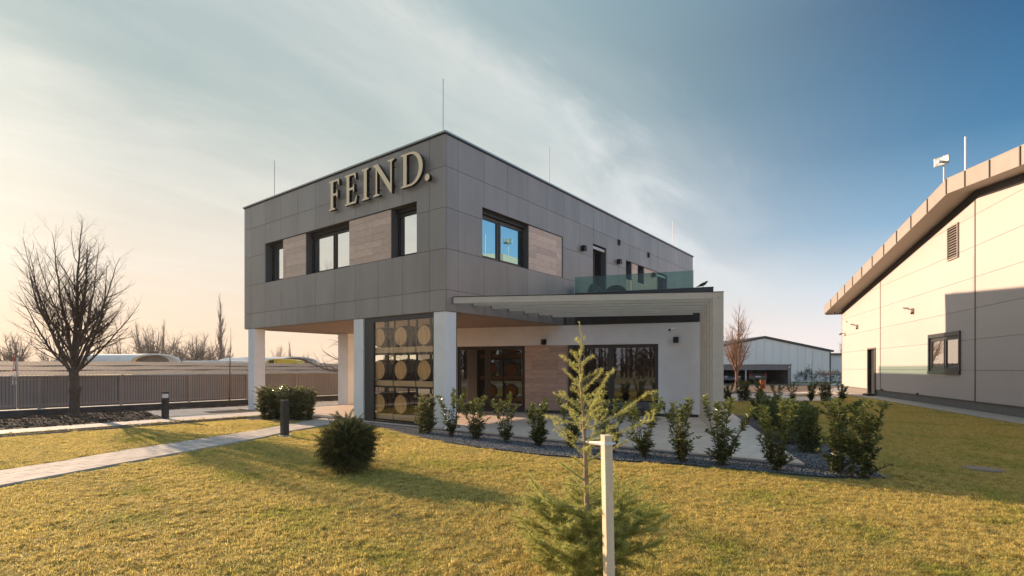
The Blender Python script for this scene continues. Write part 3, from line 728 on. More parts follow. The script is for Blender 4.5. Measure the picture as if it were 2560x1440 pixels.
# barrel rack and the barrels
R_ = thing('barrel_rack', (0, 0, .055), 0, 'black steel rack with pale timber shelf boards holding nine barrels', 'rack')
BY = (2.79, 1.86, .92); BZ = (.59, 1.54, 2.48)
YB = (3.26, 2.215, 1.29, .54)
for y in YB:
    for x in (.20, .72): MB().box(x, x + .045, y - .022, y + .022, 0, ZB - .10).obj('upright', BLACK, R_)
for z in BZ:
    for x in (.20, .72): MB().box(x + .0, x + .04, .565, 3.235, z - .055 - .50, z - .055 - .45).obj('rail', BLACK, R_)
    for a, b in zip(YB[1:], YB): MB().box(.17, .80, a + .026, b - .026, z - .055 - .448, z - .055 - .295).obj('shelf_board', BOARD, R_)
LABB = [['left', 'middle', 'right'][i] for i in range(3)]
ROWN = ['bottom', 'middle', 'top']
bars = None
def make_barrel():
    b = thing('barrel', (0, 0, 0), 0, 'x', 'barrel', 'oak barrels lying in the glazed display')
    ln = .72; prof = [(-ln / 2, .272), (-ln * .38, .292), (-ln * .2, .306), (0, .312), (ln * .2, .306), (ln * .38, .292), (ln / 2, .272)]
    k = 28; V = []; F = []
    for x, r in prof:
        for j in range(k): a = 2 * math.pi * j / k; V.append((x, r * math.cos(a), r * math.sin(a)))
    for i in range(len(prof) - 1):
        for j in range(k): F.append((i * k + j, i * k + (j + 1) % k, (i + 1) * k + (j + 1) % k, (i + 1) * k + j))
    m = MB(); m.add(V, [f[::-1] for f in F])
    m.obj('staves', STAVE, b, smooth=True)
    for s, nm in ((-1, 'head'), (1, 'head')):
        m = MB(); m.tube([(s * (ln / 2 - .03), 0, 0), (s * (ln / 2 - .018), 0, 0)], .262, 28); h = m.obj(nm, HEADW, b)
        if s < 0: HD = h
        m = MB(); m.tube([(s * (ln / 2 - .04), 0, 0), (s * ln / 2, 0, 0)], [.2755, .2735], 28, cap=False); m.tube([(s * ln / 2, 0, 0), (s * (ln / 2 + .001), 0, 0)], [.2735, .262], 28, cap=False)
        m.obj('hoop', HOOP, b, smooth=True)
        MB().tube([(s * ln * .36, 0, 0), (s * ln * .41, 0, 0)], [.299, .293], 28, cap=False).obj('hoop', HOOP, b, smooth=True)
        MB().tube([(s * ln * .13, 0, 0), (s * ln * .18, 0, 0)], [.313, .310], 28, cap=False).obj('hoop', HOOP, b, smooth=True)
    # print on the head
    me = bpy.data.meshes.new('print'); V = []; F = []; x = -.125
    for ch in 'FEIND':
        g_ = glyph_mesh(ch, .055, 0, PRINT)
        n0 = len(V); V += [(-ln / 2 + .029 - .0, -(v.co.x + x), v.co.y - .035) for v in g_.vertices]; F += [tuple(n0 + i for i in p.vertices) for p in g_.polygons]
        x += {'F': .046, 'E': .048, 'I': .030, 'N': .068, 'D': .06}[ch]
    pm = MB(); pm.add([(-.3312, y, z) for _, y, z in V], F)
    pm.box(-.3325, -.3305, -.022, .022, .045, .095); pm.box(-.3325, -.3305, -.03, .03, -.075, -.070)
    pm.obj('print', PRINT, HD)
    MB().tube([(-.345, 0, .17), (-.325, 0, .17)], .014, 8).obj('bung', BLACK, HD)
    return b
def copy_tree(o, parent=None):
    c = o.copy(); COL.objects.link(c)
    if parent is not None: c.parent = parent
    for ch in list(o.children): copy_tree(ch, c)
    return c
b0 = make_barrel()
for r in range(3):
    for q in range(3):
        o = b0 if (r == 0 and q == 0) else copy_tree(b0)
        o.location = (.48, BY[q], BZ[r] + .003); o.rotation_euler = (rng.uniform(-.08, .08), 0, 0)
        o['label'] = 'oak barrel with pale printed head, %s of the %s row behind the glazing' % (['leftmost', 'middle', 'rightmost'][q], ROWN[r])
# terrace chairs
def chair(x, y, rz, lab):
    t = thing('lounge_chair', (x, y, 3.60), rz, lab, 'chair', 'round chairs on the terrace')
    V = []; F = []; k, n = 24, 8
    for i in range(n + 1):
        e_ = math.radians(-35 + 125 * i / n)
        for j in range(k + 1):
            a = math.radians(-110 + 220 * j / k); r = math.cos(max(e_, -.3)) * .42 + .04
            V.append((r * math.cos(a) * (.55 + .45 * abs(math.cos(e_))), r * math.sin(a), .47 + .48 * math.sin(e_)))
    for i in range(n):
        for j in range(k): F.append((i * (k + 1) + j, i * (k + 1) + j + 1, (i + 1) * (k + 1) + j + 1, (i + 1) * (k + 1) + j))
    m = MB(); m.add(V, F); o = m.obj('shell', CHAIRM, t, smooth=True); s = o.modifiers.new('thick', 'SOLIDIFY'); s.thickness = .03
    MB().tube([(0, 0, .33), (0, 0, .43)], .36, 20).obj('seat', CHAIRM, t, bevel=.02)
    for a in range(4):
        q = math.pi / 4 + a * math.pi / 2
        MB().tube([(.25 * math.cos(q), .25 * math.sin(q), .33), (.34 * math.cos(q), .34 * math.sin(q), 0)], .014, 6).obj('leg', BLACK, t)
chair(5.65 + 1.45 * E1[0] - 1.45 * E2[0], 1.45 * E1[1] - 1.45 * E2[1] - .15, math.radians(30), 'dark round backed chair by the glass balustrade, its back fully seen')
chair(5.65 + .9 * E1[0] - .72 * E2[0], .9 * E1[1] - .72 * E2[1] - .12, math.radians(-60), 'dark rounded chair turned sideways at the left end of the balustrade')

# pergola --------------------------------------------------------
PG = thing('pergola', (.3, -.05, 0), 0, 'bronze metal pergola of seven slim frames over the patio', 'pergola')
for i in range(7):
    a = (.29 + .78 * i - .3, -.02 + .05); c = (3.57 + .602 * i - .3, -5.83 + .25 * i + .05)
    d = Vector((c[0] - a[0], c[1] - a[1])).normalized(); nn = Vector((-d.y, d.x)) * .04
    e_ = (c[0] - d.x * .0, c[1] - d.y * .0); i0 = (c[0] - d.x * .26, c[1] - d.y * .26)
    P4 = lambda p, q: [(p[0] + nn.x, p[1] + nn.y), (p[0] - nn.x, p[1] - nn.y), (q[0] - nn.x, q[1] - nn.y), (q[0] + nn.x, q[1] + nn.y)]
    MB().prism(P4(a, i0), 3.27, 3.43).obj('beam', PERG, PG, bevel=.004)
    pst = MB().prism(P4((i0[0] + d.x * .003, i0[1] + d.y * .003), e_), .05, 3.43).obj('post', PERG, PG, bevel=.004)
    nn = nn * 1.25
    MB().prism(P4(a, (c[0] + d.x * .01, c[1] + d.y * .01)), 3.4315, 3.446).obj('cap_strip', BLACK, PG)
    if i == 0:
        q = (c[0] - d.x * .12, c[1] - d.y * .12)
        MB().tube([(q[0] - .035 + .0, q[1] - .03, 3.31), (q[0] - .06, q[1] - .055, 3.31)], .022, 10).obj('bolt', GREYPL, pst)

# ================================================================ production hall
H = thing('production_hall', (HP[0], HP[1], 0), GR, 'large cream panelled hall with a shallow gabled roof and bronze fascia', 'hall')
EAVE, RIDGE, TR, TE, TN = 5.53, 8.05, 2.98, 21.41, -15.45
def roofz(t): return RIDGE - (RIDGE - EAVE) * abs(t - TR) / (TE - TR)
HROW = [.36 + 1.157 * k for k in range(8)]
HSEAM = [TN, -7.4, 3.04, 13.45, TE]
HWIN = (4.25, 6.98, 1.46, 2.91); HDOOR = (14.29, 15.57, .02, 2.70)
def clip_cell(a, b, z0, z1):
    """cell clipped by the roof line"""
    poly = [(a, z0), (b, z0), (b, z1), (a, z1)]
    for t0, t1 in ((TN, TR), (TR, TE)):
        pass
    # roof is concave region below two lines: clip against both half planes
    for sgn in (-1, 1):
        k = (RIDGE - EAVE) / (TE - TR); out = []
        def f(p): return RIDGE - k * (sgn * (p[0] - TR)) - p[1]
        for j in range(len(poly)):
            p, q = poly[j - 1], poly[j]; fp, fq = f(p), f(q)
            if (fp >= 0) != (fq >= 0):
                s = fp / (fp - fq); out.append((p[0] + (q[0] - p[0]) * s, p[1] + (q[1] - p[1]) * s))
            if fq >= 0: out.append(q)
        poly = out
        if len(poly) < 3: return None
    return poly
for a, b in zip(HSEAM, HSEAM[1:]):
    for z0, z1 in zip(HROW, HROW[1:]):
        m = MB(); ok = False
        for r in rects_minus((a + .03, b - .03, z0 + .006, z1 - .006), [HWIN, (HDOOR[0], HDOOR[1], 0, HDOOR[3])]):
            # split at the ridge so every clipped cell stays convex
            p = clip_cell(r[0], r[1], r[2], r[3])
            if p: m.prism_dir([(t, 0, z) for t, z in p], (0, -.06, 0)); ok = True
        if ok: m.obj('wall_panel', HALLP, H)
m = MB()
for s in HSEAM[1:-1]: m = MB(); m.box(s - .045, s + .045, -.05, .012, .36, roofz(s)); m.obj('seam_cover', HALLT, H)
MB().box(TE - .05, TE + .01, -.06, .012, .36, EAVE - .1).obj('corner_trim', FASC, H)
def core(poly_y0, poly_y1):
    pts = [(TN + .01, .0), (TE - .01, 0), (TE - .01, EAVE - .03), (TR, RIDGE - .03), (TN + .01, EAVE - .03)]
    return MB().prism_dir([(t, poly_y0, z) for t, z in pts], (0, poly_y1 - poly_y0, 0))
m = MB()
for r in rects_minus((TN + .01, TE - .01, 0, 5.45), [HWIN, (HDOOR[0], HDOOR[1], -1, HDOOR[3])]): m.box(r[0], r[1], -.30, -.065, r[2], r[3])
m.prism_dir([(TN + .01, -.065, 5.45), (TE - .01, -.065, 5.45), (TE - .01, -.065, EAVE - .03), (TR, -.065, RIDGE - .03), (TN + .01, -.065, EAVE - .03)], (0, -.235, 0))
m.box(TN + .01, TN + .2, -30, -.31, 0, EAVE - .03); m.box(TN, TE, -30, -29.8, 0, EAVE - .03)
m.obj('inner_wall', GAPM, H)
for k in range(8):
    m = MB(); m.box(TE - .06, TE, -.07 - 3.74 * (k + 1), -.08 - 3.74 * k, .36, EAVE - .02); m.obj('side_panel', HALLP, H)
for a, b in ((TN, HDOOR[0] - .01), (HDOOR[1] + .01, TE)): MB().box(a, b, -.12, -.02, 0.0, .34).obj('plinth', PLINTH, H)
MB().box(TE - .12, TE - .02, -30, -.12, 0, .34).obj('plinth', PLINTH, H)
dc = MB(); dc.box(TN, HDOOR[0] - .01, -.06, .02, .34, .362); dc.box(HDOOR[1] + .01, TE + .01, -.06, .02, .34, .362); dc.obj('drip_trim', HALLT, H)
# roof with overhang
OV, OE = .90, .95
def rz_(t): return RIDGE + .14 - (RIDGE - EAVE) * abs(t - TR) / (TE - TR)
t_end, t_beg = TE + OE, TN - OE
pts = [(t_beg, rz_(t_beg)), (TR, rz_(TR)), (t_end, rz_(t_end))]
m = MB(); m.prism_dir([(t, OV - .02, z + .06) for t, z in pts] + [(t, OV - .02, z + .40) for t, z in pts[::-1]], (0, -31.5, 0)); m.obj('roof', ROOFM, H)
m = MB(); m.prism_dir([(t, OV - .03, z) for t, z in pts] + [(t, OV - .03, z + .055) for t, z in pts[::-1]], (0, -OV - .0, 0)); m.obj('gable_soffit', SOFF2, H)
m = MB(); m.prism_dir([(t, -.005, roofz(t) - .17) for t in (TN, TR, TE)] + [(t, -.005, roofz(t) + .13) for t in (TE, TR, TN)], (0, .025, 0)); m.obj('gable_joint', BLACK, H)
seams = [-17.5, -15.8, -14.1, -12.2, -10.5, -8.7, -7.0, -5.2, -3.45, -1.74, -.07, 1.55, TR, 4.67, 6.36, 8.07, 9.81, 11.59, 13.40, 15.2, 16.95, 18.65, 20.40, t_end]
seams[0] = t_beg
seams = [s for s in seams if s >= t_beg]
for a, b in zip(seams, seams[1:]):
    a_, b_ = a + .012, b - .012
    m = MB(); m.prism_dir([(a_, OV, rz_(a_) - .03), (b_, OV, rz_(b_) - .03), (b_, OV, rz_(b_) + .52), (a_, OV, rz_(a_) + .52)], (0, -.018, 0)); m.obj('fascia_panel', FASC, H)
    s = b
    if b < t_end: m = MB(); m.box(s - .022, s + .022, OV - .02, OV + .035, rz_(s) - .03, rz_(s) + .53); m.obj('fascia_seam', HALLT, H)
m = MB(); m.prism_dir([(t, OV + .004, z + .52) for t, z in pts] + [(t, OV + .004, z + .55) for t, z in pts[::-1]], (0, -.1, 0)); m.obj('fascia_cap', FASC, H)
z = rz_(t_end); MB().box(t_end - .02, t_end, OV - .03, -30, z - .03, z + .42).obj('eave_fascia', FASC, H)
MB().tube([(t_end + .06, OV - .1, z - .02), (t_end + .06, -30, z - .02)], .07, 10).obj('gutter', HALLT, H)
o = MB().box(t_end + .05, t_end + .35, OV - .25, OV - .1, z + .12, z + .22).obj('security_camera', BLACK, H)
MB().tube([(20.9, OV - .3, z - .03), (20.9, OV - .3, z - .16)], .06, 8).obj('lamp', BLACK, H)
fH = lambda u0, u1, z0, z1, d0, d1: (u0, u1, -d1, -d0, z0, z1)
w = window(H, fH, dict(rect=HWIN, mull=[5.55]), ANTH, PANE_HALL, (.03, .12), .11)
m = MB(); a, b, c, d = HWIN
m.box(a - .10, b + .10, .001, .05, d, d + .16); m.box(a - .10, b + .10, .001, .07, c - .12, c); m.box(a - .10, a, .001, .05, c, d); m.box(b, b + .10, .001, .05, c, d)
m.obj('trim', ANTH, w)
a, b, c, d = HDOOR
m = MB(); m.box(a - .08, a, -.2, .05, 0.02, d + .08); m.box(b, b + .08, -.2, .05, 0.02, d + .08); m.box(a, b, -.2, .05, d, d + .08)
dr = m.obj('door', HALLT, H); MB().box(a, b, -.2, -.14, .03, d).obj('leaf', ANTH, dr)
MB().tube([(a + .15, -.139, 1.05), (a + .15, -.09, 1.05), (a + .30, -.09, 1.05)], .012, 6).obj('handle', COPING, dr)
# louvre vent
v0, v1, q0, q1 = 4.28, 5.20, 5.98, 7.36
m = MB(); m.box(v0, v0 + .06, .001, .06, q0, q1); m.box(v1 - .06, v1, .001, .06, q0, q1); m.box(v0 + .06, v1 - .06, .001, .06, q0, q0 + .06); m.box(v0 + .06, v1 - .06, .001, .06, q1 - .06, q1)
v = m.obj('vent', FASC, H); MB().box(v0 + .06, v1 - .06, .001, .008, q0 + .06, q1 - .06).obj('backing', BLACK, v)
for k in range(12):
    zz_ = q0 + .09 + k * .104; MB().prism_dir([(v0 + .06, .012, zz_ + .05), (v0 + .06, .02, zz_ + .055), (v0 + .06, .058, zz_ + .005), (v0 + .06, .05, zz_)], (v1 - v0 - .12, 0, 0)).obj('slat', FASC, v)
for t, z, s in ((8.79, 4.38, 1), (17.65, 4.29, 1)):
    f_ = MB().box(t - .06, t + .06, .001, .10, z - .12, z + .06).obj('floodlight', COPING, H)
    m = MB(); m.add([(t + .06, .14, z + .03), (t + .28, .14, z + .11), (t + .28, .36, z + .11), (t + .06, .36, z + .03), (t + .06, .14, z + .07), (t + .28, .14, z + .15), (t + .28, .36, z + .15), (t + .06, .36, z + .07)], [(0, 3, 2, 1), (4, 5, 6, 7), (0, 1, 5, 4), (1, 2, 6, 5), (2, 3, 7, 6), (3, 0, 4, 7)])
    m.obj('lamp_head', COPING, f_); MB().tube([(t, .10, z), (t + .1, .2, z + .03)], .02, 6).obj('arm', GREYPL, f_)
    MB().box(t - .05, t + .03, .03, .12, z - .22, z - .13).obj('motion_sensor', BLACK, f_)
o = MB().tube([(20.9, .25, 3.93), (20.55, .25, 3.96)], .06, 10).obj('security_camera', HALLT, H); MB().tube([(20.5, .001, 4.0), (20.6, .2, 3.97)], .03, 6).obj('bracket', GREYPL, o)
MB().tube([(20.1, .001, 4.75), (20.1, .06, 4.75)], .04, 8).obj('sensor', HALLT, H)
MB().tube([(13.0, .02, .40), (13.0, .10, .40)], .035, 8).obj('outlet', BLACK, H); MB().tube([(8.2, .02, .40), (8.2, .10, .40)], .035, 8).obj('outlet', BLACK, H)
# antennas on the hall roof
a_ = MB().tube([(3.5, .9 - .12, 8.2), (3.5, .9 - .12, 9.78)], .03, 8).obj('antenna_pole', WHITEP, H)
V = []; F = []; n = 12
m = MB()
for i in range(n + 1):
    for j in range(7):
        u, w_ = -.27 + .54 * i / n, -.17 + .34 * j / 6
        yy_ = .10 + .07 * (u * u + w_ * w_) / .16
        V.append((3.5 + u * .80 - yy_ * .60, .78 + u * .60 + yy_ * .80, 9.56 + w_))
for i in range(n):
    for j in range(6): F.append((i * 7 + j, (i + 1) * 7 + j, (i + 1) * 7 + j + 1, i * 7 + j + 1))
m.add(V, F); d_ = m.obj('antenna_dish', GREYPL, a_, smooth=True); s = d_.modifiers.new('thick', 'SOLIDIFY'); s.thickness = .02; d_.rotation_euler = (0, 0, 0)
MB().tube([(3.46, .84, 9.54), (3.33, 1.05, 9.52)], [.05, .06], 10).obj('feed', WHITEP, d_)
MB().tube([(1.82, .78, 8.4), (1.82, .78, 9.81)], .035, 8).obj('roof_rod', WHITEP, H)
MB().tube([(18.65, .78, 6.3), (18.65, .78, 7.08)], .018, 6).obj('roof_rod', WHITEP, H)
x, y = hw(14.0, .42)
mt = thing('boot_scraper_box', (x, y, .024), GR, 'low black boot cleaning box on the pavement by the hall door', 'boot scraper')
MB().prism([(-.42, -.2), (.42, -.2), (.42, .2), (-.42, .2)], 0, .10).obj('tray', BLACK, mt, bevel=.03); MB().box(-.34, .34, -.12, .12, .101, .13).obj('brush', ANTH, mt)
# ================================================================ fence, shed and what lies behind on the left
FN = thing('slatted_fence', (0, 14.0, 0), 0, 'long brown metal fence of upright slats on a low dark concrete plinth', 'fence')
MB().box(-22, 44, -.13, .13, -.3, .20).obj('plinth', FENCEP, FN)
MB().box(-22, 44, -.15, .15, .201, .225).obj('plinth_coping', FENCET, FN)
fp = [-13.0, -10.6, -7.8, -5.21, -2.91, -.59, 1.73, 4.06, 6.53, 9, 11.5, 14, 17, 20, 24, 28, 32]
for x in fp: MB().box(x - .045, x + .045, -.10, -.02, .226, 1.33).obj('post', FENCE, FN)
for a, b in zip(fp, fp[1:]):
    m = MB(); x = a + .09
    while x < b - .07:
        m.box(x - .028, x + .028, -.055, -.030, .29, 1.29); x += .086
    s = m.obj('slat', FENCE, FN); s['kind'] = 'stuff'
    MB().box(a + .046, b - .046, -.03, .0, .33, .37).obj('rail', FENCE, FN); MB().box(a + .046, b - .046, -.03, .0, 1.2, 1.24).obj('rail', FENCE, FN)
    MB().box(a + .046, b - .046, -.075, -.01, 1.291, 1.325).obj('top_rail', FENCE, FN)

SH = thing('long_shed', (0, 30, -1.3), 0, 'long low shed with a weathered brown corrugated roof behind the fence', 'shed')
# eave 1.25, ridge 2.12 (world); corrugated heightfield
def corr(x0, x1, y0, y1, z0, z1, per, amp, nm, mat, parent, ny=7, dz=1.3, lap=.03):
    nx = int((x1 - x0) / per * 6); X = np.linspace(x0, x1, nx + 1); Y = np.linspace(0, 1, ny + 1); V = []; F = []
    V = np.zeros((ny * 2, nx + 1, 3)); tone = None
    for j in range(ny):
        for k in range(2):
            f = Y[j] if k == 0 else Y[j + 1]
            V[j * 2 + k, :, 0] = X
            V[j * 2 + k, :, 1] = y0 + (y1 - y0) * f + (.04 if k else 0)
            V[j * 2 + k, :, 2] = z0 + (z1 - z0) * f + amp * np.abs(np.cos(np.pi * X / per)) * 1.0 + (-lap if k else 0) + dz + .012 * np.sin(X * 1.7 + j) + .02 * np.sin(X * .31)
    V = V.reshape(-1, 3); fs = []
    w = nx + 1
    for j in range(ny):
        b = (2 * j) * w
        i = np.arange(nx); fs.append(np.stack([b + i, b + i + 1, b + w + i + 1, b + w + i], 1))
    return link(nm, np_mesh(nm, V, np.concatenate(fs), mat, smooth=False), parent)
corr(-32, 46, 0, 5.2, 1.16, 2.03, .185, .035, 'roof', SHEDR, SH, ny=3, lap=.018)
corr(-32, 46, 10.2, 5.2, 1.16, 2.03, .185, .035, 'roof', SHEDR, SH, ny=2)
MB().box(-32, 46, .45, 9.8, 0, 2.35).obj('wall', GAPM, SH)
MB().box(-32, 46, .30, .42, 2.30, 2.42).obj('eave_beam', BARK, SH)

def vault(name, px0, px1, ytop, Z, ln, lab, skew=.0, ybase=907):
    """round roofed store seen end on, its long white back running away to the left"""
    x, y, _ = to_world((px0 + px1) / 2, Z)
    w = (px1 - px0) / 2 / FPX * Z; top = hz(ytop, Z) + 1.35; base = hz(ybase, Z) + 1.35
    r = thing(name, (x, y, -1.35), VIEW_RZ, lab, 'storage hall')
    n = 18; pr = [(w * -math.cos(math.pi * i / n), base + (top - base) * math.sin(math.pi * i / n) ** .9) for i in range(n + 1)]
    m = MB(); V = []; F = []
    for s, (u, z) in enumerate(pr): V += [(u, 0, z), (u - ln, 3.0 + ln * .10, z)]
    F = [(2 * i, 2 * i + 1, 2 * i + 3, 2 * i + 2) for i in range(n)]
    m.add(V, F); o = m.obj('roof', WHITEM, r, smooth=True)
    th = .28
    m = MB()
    for (u0, z0), (u1, z1) in zip(pr, pr[1:]):
        k0, k1 = .93, .93
        m.prism_dir([(u0, -.25, z0), (u1, -.25, z1), (u1 * .94, -.25, base + (z1 - base) * .84), (u0 * .94, -.25, base + (z0 - base) * .84)], (0, .35, 0))
    m.obj('end_rim', WHITEM, r)
    m = MB().prism_dir([(u * .94, .6, base + (z - base) * .84) for u, z in pr], (0, .2, 0)); m.obj('end_wall', BARK2, r)
    MB().box(-w - ln * .0, w, .3, 4, 0, base + .01).obj('wall', WHITEM, r)
vault('arched_storage_hall', 326, 452, 884, 75, 15, 'white arched storage hall behind the shed, left one beside the bare trees')
vault('arched_storage_hall', 690, 795, 892, 85, 12, 'white arched storage hall seen under the building beside the yellow lorry')
# far white ridge between them
x, y, _ = to_world(560, 80)
r = thing('white_barn', (x, y, -1.35), VIEW_RZ, 'very low white roofed barn just above the shed roof behind the poplar', 'barn')
MB().prism_dir([(-12, 0, 0), (6.5, 0, 0), (6.5, 0, hz(905, 80) + 1.35), (-2, 0, hz(901, 80) + 1.35), (-12, 0, hz(903, 80) + 1.35)], (0, 6, 0)).obj('wall', WHITEM, r)
# yellow lorry
x, y, _ = to_world(700, 58)
T = thing('yellow_lorry', (x, y, -1.35), VIEW_RZ, 'yellow lorry whose roof shows over the shed, seen between the columns', 'lorry')
q = 58 / FPX; X = lambda p: (p - 700) * q; Zz = lambda p: hz(p, 58) + 1.35
m = MB(); m.prism_dir([(X(690), 0, .9), (X(741), 0, .9), (X(742), 0, Zz(905)), (X(738), 0, Zz(901)), (X(728), 0, Zz(899)), (X(692), 0, Zz(896.5))], (0, 2.3, 0)); m.obj('box_body', YELLOW, T)
m = MB(); m.prism_dir([(X(662), 0.1, .7), (X(689), 0.1, .7), (X(689), .1, Zz(897)), (X(672), .1, Zz(898.5)), (X(664), .1, Zz(903))], (0, 2.1, 0)); c = m.obj('cab', YELLOW, T)
MB().prism_dir([(X(666), .06, Zz(912)), (X(683), .06, Zz(912)), (X(684), .06, Zz(900)), (X(673), .06, Zz(901))], (0, .03, 0)).obj('side_window', CARGL, c)
for a in (668, 705, 730): MB().tube([(X(a), -.02, .48), (X(a), .3, .48)], .48, 18).obj('wheel', TYRE, T)
MB().box(X(664), X(740), .3, 1.9, .55, .9).obj('chassis', BLACK, T)
MB().box(X(700), X(702), -.01, .0, Zz(903), Zz(901.5)).obj('marker_lamp', REDM, T)
# road sign seen almost edge on
x, y, _ = to_world(36, 20.5)
S = thing('road_sign', (x, y, -.6), VIEW_RZ + math.radians(12), 'road sign with red edged triangle above a white plate behind the fence', 'sign')
MB().tube([(.07, .04, 0), (.07, .04, 2.62)], .035, 8).obj('post', GREYPL, S)
def tri(c, w, h, y0, y1, nm, mat):
    MB().prism_dir([(c[0] - w, y0, c[1]), (c[0] + w, y0, c[1]), (c[0], y0, c[1] + h)], (0, y1 - y0, 0)).obj(nm, mat, TRI if nm != 'triangle_plate' else S)
TRI = MB().prism_dir([(-.06, -.01, 2.08), (.06, .0, 2.08), (0, -.01, 2.66)], (0, .02, 0)).obj('triangle_plate', REDM, S)
MB().prism_dir([(-.038, -.013, 2.15), (.038, -.013, 2.15), (0, -.013, 2.50)], (0, .002, 0)).obj('face', WHITEP, TRI)
MB().prism_dir([(-.06, -.01, 1.55), (.055, -.01, 1.55), (.055, -.01, 1.85), (0, -.01, 2.03), (-.06, -.01, 1.85)], (0, .02, 0)).obj('plate', WHITEP, S)

# ================================================================ grey hall, carport and cars at the back right
Zb = 60.0; x, y, _ = to_world(1911, Zb); q = Zb / FPX
K = thing('grey_warehouse', (x, y, 0), VIEW_RZ, 'pale grey warehouse with a shallow gable and dark verge at the back', 'warehouse')
X = lambda p: (p - 1911) * q; Zt = lambda p: hz(p, Zb)
pk, er = Zt(846), Zt(880)
xr = X(2076); xl = -xr
k_ = (pk - er) / xr
n = 16; w = 2 * xr / n
for i in range(n):
    a, b = xl + w * i + .012, xl + w * (i + 1) - .012
    MB().prism_dir([(a, 0, 0), (b, 0, 0), (b, 0, pk - k_ * abs(b)), (a, 0, pk - k_ * abs(a))], (0, .08, 0)).obj('wall_panel', GREYP, K)
MB().prism_dir([(xl, .09, 0), (xr, .09, 0), (xr, .09, er), (0, .09, pk), (xl, .09, er)], (0, .2, 0)).obj('inner_wall', GAPM, K)
m = MB(); m.prism_dir([(xl - .3, -.18, er + .0 + k_ * 0), (0, -.18, pk + .06), (xr + .3, -.18, er), (xr + .3, -.18, er + .20), (0, -.18, pk + .28), (xl - .3, -.18, er + .20)], (0, 22, 0)); m.obj('roof', ANTH, K)
MB().box(xr - .08, xr + .03, -.05, .1, 0, er).obj('corner_trim', ANTH, K)
# side wing set back
MB().box(xr + .03, xr + 3.2, 3, 3.1, 0, Zt(886)).obj('side_wall', GREYP, K)
MB().box(xr, xr + 3.4, 2.7, 8, Zt(886), Zt(886) + .22).obj('side_roof', ANTH, K)
MB().box(X(2083), X(2089), 2.9, 2.98, 0, Zt(893)).obj('side_door', BLACK, K)
MB().tube([(X(2096), 2.85, Zt(888)), (X(2093), 2.85, Zt(894)), (X(2093), 2.85, 0)], .08, 8).obj('downpipe', ANTH, K)

Zc = 51.5; x, y, _ = to_world(1976, Zc); q = Zc / FPX
C_ = thing('carport', (x, y, 0), VIEW_RZ, 'open fronted grey corrugated carport in front of the warehouse', 'carport')
X = lambda p: (p - 1976) * q; Zt = lambda p: hz(p, Zc)
zt, zf = Zt(911.5), Zt(925)
m = MB(); x0 = X(1640)
k = 0
m = MB(); xx = x0
while xx < 0: m.prism_dir([(xx, 0, zf), (xx + .14, 0, zf), (xx + .14, 0, zt), (xx, 0, zt)], (0, .04, 0)); m.prism_dir([(xx + .14, .03, zf), (xx + .25, .03, zf), (xx + .25, .03, zt), (xx + .14, .03, zt)], (0, .03, 0)); xx += .25
o = m.obj('front_cladding', GREYPL if False else ROOFM, C_); o['kind'] = 'stuff'
corr(x0 - .1, .15, -.12, 5.6, zt + .0, zt - .45, .30, .07, 'roof', GREYPL, C_, ny=1, dz=0)
MB().box(x0, -.02, 5.5, 5.55, 0, zt - .46).obj('back_wall', GAPM, C_)
MB().prism_dir([(.0, .0, 0), (.0, 5.6, 0), (.0, 5.6, zt - .44), (.0, 0, zt)], (.06, 0, 0)).obj('side_wall', ROOFM, C_)
for p in (1655, 1757, 1865.5, 1973.5): MB().box(X(p) - .06, X(p) + .06, .06, .18, 0, zf).obj('post', GREYPL, C_)
MB().box(x0, 0, 0.05, 5.5, .01, .03).obj('floor', GAPM, C_)
MB().tube([(X(1972), -.04, Zt(918)), (X(1972), -.12, Zt(918))], .07, 8).obj('lamp', WHITEP, C_)

